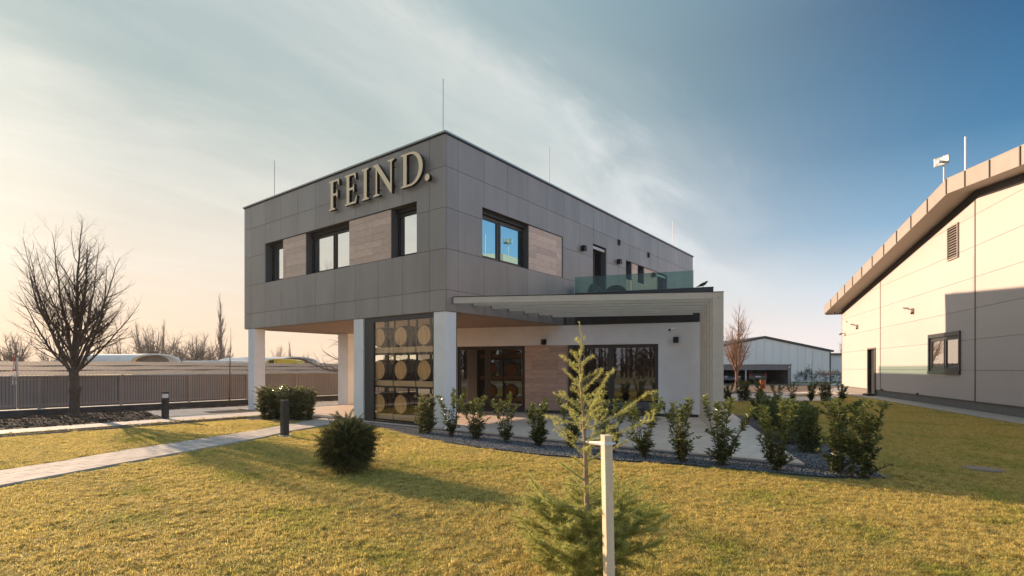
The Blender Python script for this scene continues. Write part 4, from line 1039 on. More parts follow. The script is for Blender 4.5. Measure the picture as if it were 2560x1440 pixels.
def car(px, Z, rz, paint, lab, name='parked_car', van=False, xy=None, plate=True):
    x, y, _ = to_world(px, Z) if xy is None else (*xy, 0)
    c = thing(name, (x, y, .03), rz, lab, 'car')
    # x along the length (rear at x=0 facing -x), y across
    L, Wd = 4.3, 1.78
    prof = [(0, .35), (.02, .80), (.10, .98), (.35, 1.40), (.75, 1.50), (2.3, 1.48), (3.0, 1.05), (4.0, .88), (4.28, .62), (4.3, .35)]
    sec = []; V = []; F = []; n = len(prof)
    for s, k in ((-1, 0), (1, 1)): pass
    m = MB(); rows = []
    for (px_, pz) in prof:
        tw = .92 if pz < 1.0 else .74
        rows.append([(px_, -Wd / 2 * (tw if pz > 1.2 else 1), pz), (px_, Wd / 2 * (tw if pz > 1.2 else 1), pz)])
    V = [p for r in rows for p in r]; F = [(2 * i, 2 * i + 2, 2 * i + 3, 2 * i + 1) for i in range(n - 1)] + [(2 * n - 2, 0, 1, 2 * n - 1)]
    F += [tuple(2 * i for i in range(n - 1, -1, -1)), tuple(2 * i + 1 for i in range(n))]
    m.add(V, F); body = m.obj('body', paint, c, bevel=.06)
    MB().add([(.13, -.62, 1.03), (.13, .62, 1.03), (.33, .56, 1.36), (.33, -.56, 1.36), (.09, -.62, 1.03), (.09, .62, 1.03), (.29, .56, 1.36), (.29, -.56, 1.36)], [(0, 1, 2, 3), (7, 6, 5, 4), (0, 4, 5, 1), (2, 6, 7, 3), (1, 5, 6, 2), (3, 7, 4, 0)]).obj('rear_window', CARGL, c)
    MB().add([(2.42, -.62, 1.44), (2.42, .62, 1.44), (2.98, .72, 1.09), (2.98, -.72, 1.09), (2.45, -.62, 1.48), (2.45, .62, 1.48), (3.02, .72, 1.12), (3.02, -.72, 1.12)], [(0, 3, 2, 1), (4, 5, 6, 7), (0, 1, 5, 4), (2, 3, 7, 6), (1, 2, 6, 5), (3, 0, 4, 7)]).obj('windscreen', CARGL, c)
    for s in (-1, 1):
        MB().prism_dir([(.55, s * .845, 1.02), (2.75, s * .875, 1.02), (2.2, s * .70, 1.40), (.75, s * .70, 1.42)], (0, s * .02, 0)).obj('side_window', CARGL, c)
        MB().box(-.03, .03, s * .86, s * .60, .86, 1.0).obj('tail_lamp', LAMPR, c)
        MB().box(4.2, 4.31, s * .80, s * .52, .62, .76).obj('headlamp', LAMPW, c)
        for w_ in (.75, 3.45):
            t = MB().tube([(w_, s * .70, .31), (w_, s * .91, .31)], .32, 20).obj('wheel', TYRE, c)
            MB().tube([(w_, s * .905, .31), (w_, s * .918, .31)], .20, 14).obj('rim', GREYPL, t)
    MB().box(-.04, -.005, -.26, .26, .66, .78).obj('number_plate', WHITEP, c)
    MB().box(-.06, 0, -.85, .85, .36, .52).obj('bumper', BLACK, c)
    return c
car(1895, 52.2, YAW - .02, CARG, 'dark grey car seen from behind in the right bay of the carport')
car(1838, 57.0, YAW + math.pi + .02, CARB, 'blue car facing outwards in the carport behind the tree trunk')
c_ = car(1790, 57.0, YAW + math.pi, CARB, 'bluish car at the left end of the carport, half hidden by the pergola post')

# ================================================================ trees
def grow(segs, p, d, L, r, lvl, P, rg):
    """P[lvl] = dict(seg, wig, up, n, start, ang, ratio, rr)"""
    q = P[lvl]; n = max(2, int(L / q['seg'])); st = L / n; pts = [p.copy()]; rad = [r]
    kids = []
    for i in range(n):
        d = (d + Vector((rg.gauss(0, 1), rg.gauss(0, 1), rg.gauss(0, .7))) * q['wig'] + Vector((0, 0, q['up']))).normalized()
        p = p + d * st; f = (i + 1) / n
        rr = max(r * (1 - f * q.get('tap', .75)), .0016); pts.append(p.copy()); rad.append(rr)
        if lvl + 1 < len(P) and f >= q['start']:
            k = q['n'] * st; k = int(k) + (rg.random() < k - int(k))
            for _ in range(k):
                kids.append((p.copy(), d.copy(), f, rr))
    segs.append((pts, rad, lvl))
    for (kp, kd, f, rr) in kids:
        a = math.radians(rg.uniform(*q['ang'])); ax = kd.orthogonal().normalized(); ax.rotate(Matrix.Rotation(rg.uniform(0, 2 * math.pi), 3, kd))
        nd = kd.copy(); nd.rotate(Matrix.Rotation(a, 3, ax))
        ln = L * q['ratio'] * (q.get('shape', lambda f: 1 - .6 * f)(f)) * rg.uniform(.6, 1.15)
        if ln > P[lvl + 1]['seg'] * .8: grow(segs, kp, nd, ln, min(rr * q['rr'], r * .6), lvl + 1, P, rg)

def seg_mesh(name, segs, mat, kmap=(10, 6, 4, 3, 3)):
    V = []; F4 = []
    m = MB(); tri_v = []; off = 0
    for pts, rad, lvl in segs:
        m.tube(pts, rad, kmap[min(lvl, len(kmap) - 1)], cap=False)
    me = bpy.data.meshes.new(name); me.from_pydata(m.v, [], m.f); me.materials.append(mat)
    me.polygons.foreach_set('use_smooth', [True] * len(me.polygons)); me.update(); return me

def tree_obj(name, trunk, crown, mat, loc, rz, lab, cat='tree', group=None, scale=1, kmap=(10, 6, 4, 3, 3)):
    t = thing(name, loc, rz, lab, cat, group); t.scale = (scale,) * 3
    link('trunk', seg_mesh('trunk', trunk, mat, kmap), t)
    if crown: link('crown', seg_mesh('crown', crown, mat, kmap), t)
    return t

# the big bare tree on the left
rg = random.Random(11)
PT = [dict(seg=.16, wig=.05, up=.052, n=7.0, start=.16, ang=(24, 48), ratio=.42, rr=.5, shape=lambda f: 1.05 - .72 * f, tap=.90),
      dict(seg=.11, wig=.06, up=.045, n=8.0, start=.2, ang=(26, 48), ratio=.44, rr=.6, shape=lambda f: 1.1 - .8 * f, tap=.8),
      dict(seg=.08, wig=.08, up=.03, n=10, start=.1, ang=(28, 55), ratio=.5, rr=.75, tap=.7),
      dict(seg=.06, wig=.09, up=.02, n=0, start=.2, ang=(30, 55), ratio=.5, rr=.7, tap=.6)]
trunk = [([Vector(p) for p in ((0, 0, -.1), (0, 0, .05), (.0, .0, .35), (.0, .01, .70), (.01, .0, .86), (.02, .0, .93), (.0, 0, 1.02), (0, 0, 1.15), (-.02, 0, 1.36), (-.02, 0, 1.55))], [.18, .145, .130, .125, .150, .158, .128, .115, .128, .085], 0)]
crown = []
def limb(az, lean, L, r, z):
    a = math.radians(az); l = math.radians(lean)
    d = Vector((math.sin(l) * math.cos(a), math.sin(l) * math.sin(a), math.cos(l)))
    grow(crown, Vector((-.01, 0, z)), d, L, r, 0, PT, rg)
# azimuth in the tree's frame: 0 = picture right, 90 = away
limb(100, 3, 5.0, .078, 1.38)
limb(-10, 14, 4.4, .062, 1.50)
limb(182, 34, 3.8, .055, 1.30)
limb(2, 34, 3.6, .058, 1.36)
limb(60, 24, 4.1, .048, 1.5)
limb(235, 30, 4.0, .042, 1.6)
limb(300, 28, 3.8, .038, 1.6)
limb(160, 20, 4.4, .05, 1.7)
limb(10, 52, 3.0, .040, 1.42)
limb(182, 50, 3.2, .042, 1.40)
limb(150, 46, 3.1, .027, 1.65)
limb(-15, 44, 3.1, .028, 1.7)
limb(190, 22, 4.0, .032, 1.95)
limb(5, 22, 3.8, .032, 1.95)
limb(-40, 44, 2.8, .035, 1.6)
t = tree_obj('bare_tree', trunk, crown, BARK, (-4.63, 12.35, 0), VIEW_RZ, 'large bare lime-shaped tree with dark forked trunk in the soil bed by the fence')
t.scale = (1.06, 1.06, 1.0)
t['label'] = 'largest bare tree, its dark forked trunk in the soil bed by the fence'

def simple_tree(kind, seed, h):
    rg = random.Random(seed); c = []; tr = []
    if kind == 'round':
        P = [dict(seg=h * .05, wig=.07, up=.015, n=30 / h, start=.12, ang=(25, 55), ratio=.45, rr=.6, tap=.8), dict(seg=h * .04, wig=.09, up=.03, n=52 / h, start=.1, ang=(25, 55), ratio=.45, rr=.65),
             dict(seg=h * .025, wig=.12, up=.01, n=60 / h, start=.1, ang=(30, 60), ratio=.42, rr=.7), dict(seg=h * .03, wig=.12, up=0, n=0, start=.1, ang=(30, 60), ratio=.4, rr=.7)]
        tr.append(([Vector((0, 0, 0)), Vector((.02 * h, 0, .12 * h)), Vector((.0, 0, .22 * h))], [.028 * h, .024 * h, .02 * h], 0))
        for k in range(13):
            a = k * .8 + rg.random(); l = math.radians(rg.uniform(3, 62))
            grow(c, Vector((0, 0, .2 * h)), Vector((math.sin(l) * math.cos(a), math.sin(l) * math.sin(a), math.cos(l))), h * rg.uniform(.55, .75), .014 * h, 0, P, rg)
    elif kind == 'poplar':
        P = [dict(seg=h * .05, wig=.02, up=.05, n=75 / h, start=.10, ang=(12, 26), ratio=.30, rr=.4, shape=lambda f: 1.1 - .85 * f, tap=.95), dict(seg=h * .02, wig=.05, up=.10, n=60 / h, start=.1, ang=(15, 35), ratio=.45, rr=.6),
             dict(seg=h * .02, wig=.08, up=.05, n=0, start=.1, ang=(20, 40), ratio=.4, rr=.7)]
        grow(c, Vector((0, 0, 0)), Vector((0, 0, 1)), h, .022 * h, 0, P, rg)
        tr.append(c.pop(0) if False else ([Vector((0, 0, 0)), Vector((0, 0, .12 * h))], [.025 * h, .02 * h], 0))
    elif kind == 'pyramid':
        P = [dict(seg=h * .05, wig=.03, up=.04, n=52 / h, start=.12, ang=(28, 48), ratio=.44, rr=.45, shape=lambda f: 1.15 - .95 * f, tap=.93), dict(seg=h * .025, wig=.06, up=.08, n=48 / h, start=.1, ang=(22, 45), ratio=.45, rr=.6),
             dict(seg=h * .02, wig=.09, up=.04, n=60 / h, start=.1, ang=(25, 50), ratio=.45, rr=.7), dict(seg=h * .02, wig=.1, up=.02, n=0, start=.1, ang=(25, 50), ratio=.45, rr=.7)]
        grow(c, Vector((0, 0, .1 * h)), Vector((.02, 0, 1)), h * .9, .018 * h, 0, P, rg)
        for k, (az, ln) in enumerate(((0.2, .55), (3.3, .6), (1.8, .5), (4.6, .45))):
            grow(c, Vector((0, 0, .16 * h)), Vector((.42 * math.cos(az), .42 * math.sin(az), .9)).normalized(), h * ln, .012 * h, 0, P, rg)
        tr.append(([Vector((0, 0, -.02 * h)), Vector((0, 0, .1 * h)), Vector((.0, 0, .2 * h))], [.026 * h, .021 * h, .016 * h], 0))
    elif kind == 'sapling':
        P = [dict(seg=h * .05, wig=.015, up=.02, n=14 / h, start=.45, ang=(25, 45), ratio=.22, rr=.45, tap=.85), dict(seg=h * .03, wig=.05, up=.05, n=10 / h, start=.2, ang=(20, 40), ratio=.4, rr=.6), dict(seg=h * .02, wig=.05, up=.0, n=0, start=.1, ang=(20, 40), ratio=.4, rr=.6)]
        grow(c, Vector((0, 0, 0)), Vector((0, 0, 1)), h, .010 * h, 0, P, rg)
        tr.append(c.pop(0)); 
    elif kind == 'spread':
        P = [dict(seg=h * .05, wig=.12, up=.015, n=18 / h, start=.15, ang=(30, 60), ratio=.5, rr=.6, tap=.75), dict(seg=h * .04, wig=.16, up=-.01, n=22 / h, start=.1, ang=(30, 65), ratio=.45, rr=.6),
             dict(seg=h * .03, wig=.18, up=-.02, n=26 / h, start=.1, ang=(35, 65), ratio=.45, rr=.7), dict(seg=h * .025, wig=.18, up=-.03, n=0, start=.1, ang=(30, 60), ratio=.4, rr=.7)]
        tr.append(([Vector((0, 0, -.1)), Vector((0, 0, .30 * h)), Vector((.05, 0, .8 * h))], [.035 * h, .028 * h, .012 * h], 0))
        for k in range(9):
            a = k * .75 + rg.random() * .4; l = math.radians(rg.uniform(58, 90))
            grow(c, Vector((0, 0, rg.uniform(.34, .8) * h)), Vector((math.sin(l) * math.cos(a), math.sin(l) * math.sin(a), math.cos(l))), h * rg.uniform(.5, .75), .010 * h, 0, P, rg)
    return tr, c
_cache = {}
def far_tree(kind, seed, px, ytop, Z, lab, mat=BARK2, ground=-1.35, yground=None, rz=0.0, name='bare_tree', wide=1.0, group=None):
    key = (kind, seed, mat.name)
    if key not in _cache:
        tr, c = simple_tree(kind, seed, 10.0)
        _cache[key] = (seg_mesh('trunk', tr, mat, (6, 4, 3, 3, 3)), seg_mesh('crown', c, mat, (5, 3, 3, 3, 3)))
    a, b = _cache[key]; x, y, _ = to_world(px, Z); s = (hz(ytop, Z) - ground) / max(v.co.z for v in b.vertices)
    t = thing(name, (x, y, ground), rz, lab, 'tree', group); t.scale = (s * wide, s * wide, s)
    link('trunk', a, t); link('crown', b, t); return t
far_tree('pyramid', 3, 1842, 742, 43.5, 'reddish bare tree beside the pergola post in front of the carport', BARKR, 0.0, rz=.6)
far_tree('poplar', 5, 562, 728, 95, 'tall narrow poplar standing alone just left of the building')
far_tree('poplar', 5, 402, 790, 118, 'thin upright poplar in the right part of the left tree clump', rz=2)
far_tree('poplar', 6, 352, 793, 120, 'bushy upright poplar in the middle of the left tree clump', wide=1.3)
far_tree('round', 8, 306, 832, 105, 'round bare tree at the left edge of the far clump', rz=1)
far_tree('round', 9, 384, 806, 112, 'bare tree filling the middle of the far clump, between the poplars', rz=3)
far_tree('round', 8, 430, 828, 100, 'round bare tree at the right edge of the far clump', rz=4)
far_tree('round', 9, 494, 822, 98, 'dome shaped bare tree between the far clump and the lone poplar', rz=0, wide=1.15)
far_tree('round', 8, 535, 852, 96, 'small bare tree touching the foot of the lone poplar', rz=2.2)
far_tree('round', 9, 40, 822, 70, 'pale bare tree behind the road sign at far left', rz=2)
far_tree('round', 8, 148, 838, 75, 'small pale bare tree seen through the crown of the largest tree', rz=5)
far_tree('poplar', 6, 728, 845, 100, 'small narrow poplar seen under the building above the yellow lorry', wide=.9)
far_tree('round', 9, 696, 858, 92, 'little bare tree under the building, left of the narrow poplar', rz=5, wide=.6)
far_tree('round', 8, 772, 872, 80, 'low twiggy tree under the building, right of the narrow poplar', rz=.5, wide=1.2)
far_tree('spread', 12, 905, 770, 33, 'gnarled spreading tree whose branches hang behind the back column', BARK, -1.3, rz=.3, name='spreading_tree')
far_tree('sapling', 14, 574, 812, 22.3, 'thin young tree in the soil left of the front left column', BARK, .0, name='young_tree')
far_tree('sapling', 15, 851, 800, 25.2, 'thin young tree against the fence beside the back column', BARK, .0, name='young_tree', rz=2)
far_tree('sapling', 16, 2030, 866, 57, 'pale thin young tree in front of the grey warehouse', BARK2, 0.0, name='young_tree')
far_tree('round', 8, 2120, 840, 66, 'bare tree peeping out behind the left corner of the cream hall', BARK2, 0.0, rz=1)
# red stick plant leaning by the fence
st = thing('red_stemmed_plant', (6.0, 13.2, 0), 0, 'red stemmed sapling leaning by the fence beside the back column', 'plant')
MB().tube([(0, 0, 0), (.02, .1, .45), (.25, .1, .80), (.42, .1, 1.1)], [.012, .011, .009, .006], 6).obj('stem', REDM, st)
for q in ((.1, .62), (.22, .74), (.3, .86), (.16, .55)): MB().box(q[0] - .012, q[0] + .012, .08, .12, q[1], q[1] + .13).obj('tag', WHITEP, st)
# woods all round behind the camera (seen in the windows)
def woods(seed, az0, az1, R0, R1, n, hgt, lab):
    r_ = np.random.RandomState(seed); Vs = []; Fs = []; off = 0
    for i in range(n):
        a = math.radians(r_.uniform(az0, az1)); R = r_.uniform(R0, R1); cx, cy = CAM[0] + math.cos(a) * R, CAM[1] + math.sin(a) * R
        h = hgt * r_.uniform(.65, 1.15); nb = 46
        t = r_.uniform(.08, .9, nb); aa = r_.uniform(0, 6.28, nb); ln = h * r_.uniform(.12, .34, nb) * (1.1 - t)
        el_ = r_.uniform(.5, 1.3, nb)
        b0 = np.stack([np.full(nb, cx), np.full(nb, cy), t * h], 1)
        d = np.stack([np.cos(aa) * np.cos(el_), np.sin(aa) * np.cos(el_), np.sin(el_)], 1)
        e0 = b0 + d * ln[:, None]; b0[0] = (cx, cy, -.3); e0[0] = (cx, cy, h * .95)
        sdv = np.cross(d, np.array([math.cos(a), math.sin(a), 0])); sdv /= np.linalg.norm(sdv, axis=1)[:, None] + 1e-6
        w = (.012 * h * (1 - t) + .02)[:, None]; w[0] = .02 * h; sdv[0] = (-math.sin(a), math.cos(a), 0)
        V = np.concatenate([b0 - sdv * w, b0 + sdv * w, e0]); I = np.arange(nb)
        Fs.append(np.stack([I, I + nb, I + 2 * nb], 1) + off); Vs.append(V); off += len(V)
    o = link('distant_woods', np_mesh('distant_woods', np.concatenate(Vs), np.concatenate(Fs), BARK)); tag(o, lab, 'woods', None, 'stuff')
ang0 = math.degrees(YAW)
woods(1, ang0 + 95, ang0 + 262, 45, 95, 900, 9, 'bare winter woods far behind the viewer, mirrored in the windows')
woods(2, ang0 + 48, ang0 + 95, 120, 200, 260, 11, 'bare winter woods far out to the left of the fence')
cxy = (CAM[0] - 9 * E1[0] - 3 * E2[0], CAM[1] - 9 * E1[1] - 3 * E2[1])
car(0, 0, math.radians(110), CARW, 'white car parked behind the viewer, mirrored in the right patio window', xy=cxy)

# ================================================================ small things
def bollard(x, y, h, w, rz, lab, lamp):
    b = thing('bollard_lamp', (x, y, 0), rz, lab, 'bollard light', 'black bollard lights on the lawn')
    MB().box(-w / 2 - .05, w / 2 + .05, -w / 2 - .05, w / 2 + .05, -.02, .028).obj('base', CONC, b)
    MB().box(-w / 2, w / 2, -w / 2, w / 2, .028, h - .19).obj('post', ANTH, b, bevel=.004)
    MB().box(-w / 2 + .015, w / 2 - .015, -w / 2 + .015, w / 2 - .015, h - .189, h - .06).obj('lens', LAMPW if lamp else ANTH, b)
    if not lamp: MB().box(-w / 2, w / 2, -w / 2, w / 2, h - .188, h - .061).obj('shroud', ANTH, b)
    MB().box(-w / 2, w / 2, -w / 2, w / 2, h - .059, h).obj('cap', ANTH, b, bevel=.004)
bollard(-3.17, 9.0, .86, .15, .2, 'black bollard with white lit-looking window at the walkway by the soil bed', True)
bollard(-3.06, 2.22, .85, .145, .0, 'plain black bollard beside the garden path in front of the three shrubs', False)
mh = thing('manhole_cover', (1.45, -10.35, 0), .3, 'small flat manhole cover in the shaded lawn at right', 'manhole cover')
MB().tube([(0, 0, -.02), (0, 0, .018)], .26, 24).obj('rim', MUD, mh); MB().tube([(0, 0, .0181), (0, 0, .026)], .22, 24).obj('lid', MUD, mh)
# orange pipe
x, y, _ = to_world(1907, 40.3)
p = thing('orange_pipe', (x, y, 0), 0, 'orange ribbed plastic pipe standing upright in the brown bed', 'pipe')
MB().tube([(0, 0, 0), (0, 0, .62)], .20, 16).obj('pipe_body', ORANGE, p, smooth=False)
for z in (.12, .34, .56): MB().tube([(0, 0, z - .03), (0, 0, z + .03)], .225, 16).obj('rib', ORANGE, p)
MB().tube([(0, 0, .63), (0, 0, .70)], .23, 16).obj('lid', SOIL2, p)
# bird on the parapet
bx_, by_ = 5.65 - 4.48 * E2[0] + .1 * E1[0], -4.48 * E2[1] + .1 * E1[1]
bd = thing('crow', (bx_, by_, 4.125), VIEW_RZ - .15, 'black bird perched on the right end of the terrace parapet', 'bird')
body = MB(); body.tube([(-.20, 0, .025), (-.15, 0, .045), (-.10, 0, .065), (-.05, 0, .085), (0, 0, .105), (.05, 0, .128), (.085, 0, .155), (.105, 0, .178), (.125, 0, .188), (.142, 0, .186)], [.008, .016, .032, .045, .052, .048, .036, .029, .026, .012], 12)
body.obj('body', FEATH, bd, smooth=True)
MB().tube([(.138, 0, .186), (.165, 0, .178), (.178, 0, .165)], [.010, .006, .001], 8).obj('beak', BLACK, bd, smooth=True)
for s in (-1, 1):
    MB().prism_dir([(.05, s * .044, .14), (-.05, s * .046, .115), (-.17, s * .018, .045), (-.06, s * .048, .07), (.03, s * .050, .09)], (0, s * .008, 0)).obj('wing', FEATH, bd)
    MB().tube([(.0, s * .02, .06), (.005, s * .02, .0)], .0045, 6).obj('leg', BLACK, bd)
    MB().tube([(-.015, s * .02, .003), (.03, s * .022, .003)], .004, 5).obj('foot', BLACK, bd)
# stake and tie
sx, sy, _ = to_world(1516, 3.22)
stk = thing('wooden_stake', (sx, sy, 0), VIEW_RZ + math.radians(19), 'square pale timber stake beside the young conifer in the foreground', 'stake')
m = MB(); h_, w_ = 1.188, .0265
m.add([(-w_ + .028, -w_, -.15), (w_ + .028, -w_, -.15), (w_ + .028, w_, -.15), (-w_ + .028, w_, -.15), (-w_, -w_, h_), (w_, -w_, h_), (w_, w_, h_ + .004), (-w_, w_, h_ + .004)], [(0, 3, 2, 1), (4, 5, 6, 7), (0, 1, 5, 4), (1, 2, 6, 5), (2, 3, 7, 6), (3, 0, 4, 7)])
m.obj('post', STAKE, stk, bevel=.002)
tx, ty, _ = to_world(1464, 3.70)
M_ = stk.matrix_basis.inverted()
tl = M_ @ Vector((tx, ty, 1.075))
tb = MB(); o_ = w_ + .003; z0 = 1.14
loop = [(-o_, -o_), (o_, -o_), (o_, o_), (-o_, o_), (-o_, -o_)]
for a, b in zip(loop, loop[1:]):
    tb.add([(a[0], a[1], z0 - .011), (b[0], b[1], z0 - .011), (b[0], b[1], z0 + .011), (a[0], a[1], z0 + .011)], [(0, 1, 2, 3)])
tb.add([(-o_, -o_, z0 - .010), (tl.x, tl.y - .012, tl.z - .004), (tl.x, tl.y - .012, tl.z + .008), (-o_, -o_, z0 + .008)], [(0, 1, 2, 3)])
tb.add([(-o_, o_, z0 - .006), (tl.x, tl.y + .012, tl.z - .002), (tl.x, tl.y + .012, tl.z + .010), (-o_, o_, z0 + .008)], [(0, 1, 2, 3)])
tb.tube([(o_ - .02, -o_ - .008, z0 - .006), (o_ + .012, -o_ - .004, z0 + .004)], .006, 6)
tt = tb.obj('tie', WHITEP, stk); 
# ================================================================ foliage builders
def leaves(pos, dr, ln, wd, rs, fold=.25, droop=.15, roll=None):
    """folded pointed leaves: 5 points, 4 triangles each"""
    n = len(pos); dr = dr / np.linalg.norm(dr, axis=1)[:, None]
    up = np.array([0, 0, 1.0]) + rs.normal(0, .45, (n, 3)); sd_ = np.cross(dr, up); sd_ /= np.linalg.norm(sd_, axis=1)[:, None]
    nm = np.cross(sd_, dr); L = ln[:, None]; Wd = wd[:, None]
    mid = pos + dr * L * .48
    b = pos; l = mid - sd_ * Wd * .5 + nm * Wd * fold; r = mid + sd_ * Wd * .5 + nm * Wd * fold
    t = pos + dr * L + np.array([0, 0, -1.0]) * L * droop; c = mid
    V = np.stack([b, l, c, r, t], 1).reshape(-1, 3); I = np.arange(n)[:, None] * 5
    F = np.concatenate([I + [0, 2, 1], I + [0, 3, 2], I + [1, 2, 4], I + [2, 3, 4]])
    return V, F
def tri_blades(pos, dr, ln, wd, side):
    n = len(pos); L = ln[:, None]; W2 = wd[:, None] / 2
    V = np.stack([pos - side * W2, pos + side * W2, pos + dr * L], 1).reshape(-1, 3)
    I = np.arange(n)[:, None] * 3
    return V, I + [0, 1, 2]

def laurel(seed, h, spread, nst, low=.45, top=.5, dens=1.0, full=False):
    """upright cherry-laurel like shrub: several stems, leafy at the foot and in tufts at the tips"""
    rs = np.random.RandomState(seed); rg = random.Random(seed); m = MB(); P = []; D = []; Ls = []
    for s in range(nst):
        a = 2 * math.pi * s / nst + rs.uniform(-.5, .5); le = h * rs.uniform(.78, 1.06); out = spread * rs.uniform(.35, 1.0)
        pts = []; n = 7
        for i in range(n + 1):
            f = i / n; rr = out * (f ** 1.1) + .02
            rr += (spread * .5 * (1 - f) if full else 0); pts.append(Vector((rr * math.cos(a) + rs.normal(0, .008), rr * math.sin(a) + rs.normal(0, .008), le * f * (1 - .04 * f))))
        m.tube(pts, [.008 * (1 - .6 * i / n) for i in range(n + 1)], 5)
        nl = int(70 * dens * le)
        u = rs.uniform(0, 1, nl)
        if full: f = u
        else: f = np.where(rs.uniform(0, 1, nl) < top, .62 + .39 * u ** .8, np.where(rs.uniform(0, 1, nl) < .45, .04 + .42 * u, u))
        f = np.clip(f, 0, 1)
        for ff in f:
            i = min(int(ff * n), n - 1); t = ff * n - i; p = pts[i].lerp(pts[i + 1], t); ax = (pts[i + 1] - pts[i]).normalized()
            az = rs.uniform(0, 2 * math.pi); o = Vector((math.cos(az), math.sin(az), 0)); e = rs.uniform(.2, 1.3) if ff > .6 else rs.uniform(-.1, 1.0)
            d = (o + ax * e).normalized(); P.append(p + d * .006); D.append(d); Ls.append(rs.uniform(.06, .105) * (1.05 if ff > .6 else .95))
        # side shoots low down
        for q in range(int(3.2 * dens)):
            ff = rs.uniform(.05, .5 if not full else .95); i = min(int(ff * n), n - 1); p = pts[i].lerp(pts[i + 1], ff * n - i)
            az = rs.uniform(0, 2 * math.pi); d = Vector((math.cos(az), math.sin(az), rs.uniform(.4, 1.1))).normalized(); L = rs.uniform(.10, .27) * h
            m.tube([p, p + d * L * .5, p + d * L + Vector((0, 0, .02))], [.004, .003, .002], 4)
            for w in range(int(8 * dens)):
                t = rs.uniform(.15, 1.0); az = rs.uniform(0, 2 * math.pi); o = Vector((math.cos(az), math.sin(az), rs.uniform(-.2, .9))) + d * .6
                P.append(p + d * L * t); D.append(o.normalized()); Ls.append(rs.uniform(.055, .10))
    P = np.array([tuple(p) for p in P]); D = np.array([tuple(d) for d in D]); Ls = np.array(Ls)
    V, F = leaves(P, D, Ls, Ls * rs.uniform(.30, .40, len(Ls)), rs)
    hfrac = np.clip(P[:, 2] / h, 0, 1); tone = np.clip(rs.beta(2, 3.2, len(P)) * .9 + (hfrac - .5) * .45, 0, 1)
    sm = bpy.data.meshes.new('stem'); sm.from_pydata(m.v, [], m.f); sm.materials.append(STEM)
    return sm, (V, F, np.repeat(tone, 5))
_lm = {}
def laurel_mesh(key, mat, **kw):
    if key not in _lm:
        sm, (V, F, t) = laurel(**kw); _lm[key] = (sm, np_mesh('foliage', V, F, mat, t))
    return _lm[key]
def put_laurel(key, x, y, sc, rz, lab, group, name='laurel_shrub'):
    sm, fm = _lm[key]; t = thing(name, (x, y, .0), rz, lab, 'shrub', group); t.scale = (sc[0] * rng.uniform(.88, 1.16), sc[0] * rng.uniform(.88, 1.16), sc[1] * rng.uniform(.93, 1.05)); t.rotation_euler = (rng.uniform(-.07, .07), rng.uniform(-.07, .07), rz)
    link('stem', sm, t); f = link('foliage', fm, t); f['kind'] = 'stuff'; return t
laurel_mesh('a', LEAF, seed=1, h=.97, spread=.30, nst=7, dens=1.7)
laurel_mesh('b', LEAF, seed=2, h=1.0, spread=.33, nst=6, dens=1.7)
laurel_mesh('c', LEAF, seed=3, h=.92, spread=.24, nst=8, top=.38, dens=2.4)
laurel_mesh('d', LEAF, seed=4, h=1.0, spread=.36, nst=7, dens=1.9)
laurel_mesh('e', LEAF, seed=5, h=1.0, spread=.36, nst=11, dens=2.4, full=True)
laurel_mesh('f', LEAFT, seed=6, h=1.02, spread=.36, nst=16, dens=3.4, full=True)
laurel_mesh('g', LEAFT, seed=8, h=1.0, spread=.24, nst=11, dens=2.8, full=True)
HG = 'laurels planted along the front of the patio'
HL = [('g', -.73, -.05, .95, 'sunlit laurel in front of the corner column, densest of the front row'),
      ('b', -.80, -1.0, 1.05, 'thin laurel just right of the corner column'),
      ('a', -.78, -1.75, .98, 'slender laurel in front of the left end of the patio window'),
      ('b', -.80, -2.6, 1.0, 'open stemmed laurel in front of the mullion of the left patio window'),
      ('c', -.80, -3.45, .98, 'dense low laurel in front of the wood clad wall'),
      ('a', -.55, -4.05, 1.02, 'laurel just left of the conifer, behind its branches'),
      ('d', -.66, -4.95, 1.05, 'laurel hidden behind the top of the timber stake'),
      ('b', -.80, -5.70, 1.08, 'laurel in front of the right patio window, just right of the conifer'),
      ('a', -.82, -6.38, 1.10, 'laurel in front of the bare white wall left of the pergola posts'),
      ('d', -.74, -6.98, 1.06, 'laurel standing before the foot of the pergola posts'),
      ('d', -.66, -7.82, 1.06, 'laurel on the patio tip, right of the pergola posts'),
      ('e', -.30, -8.72, 1.10, 'big dark glossy laurel at the right hand tip of the gravel bed')]
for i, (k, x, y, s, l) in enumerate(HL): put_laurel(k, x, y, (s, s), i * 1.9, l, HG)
HG2 = 'laurels planted along the right side of the patio'
for i, (k, t, s, l) in enumerate([('e', 1.15, .86, 'dark laurel behind the big one at the tip of the bed'), ('e', 2.3, .88, 'second laurel back from the tip on the right side of the patio'), ('c', 3.4, .95, 'third laurel back from the tip on the right side of the patio'),
                                  ('e', 4.6, .90, 'fourth laurel back from the tip on the right side of the patio'), ('d', 5.8, .95, 'farthest but one laurel beside the right edge of the patio'), ('c', 7.2, .95, 'farthest laurel beside the right edge of the patio')]):
    put_laurel(k, .60 + t * E1[0] * 1.0, -8.32 + t * .36, (s * .95, s), i * 2.3 + 1, l, HG2)
HG3 = 'small laurels along the far edge of the lawn'
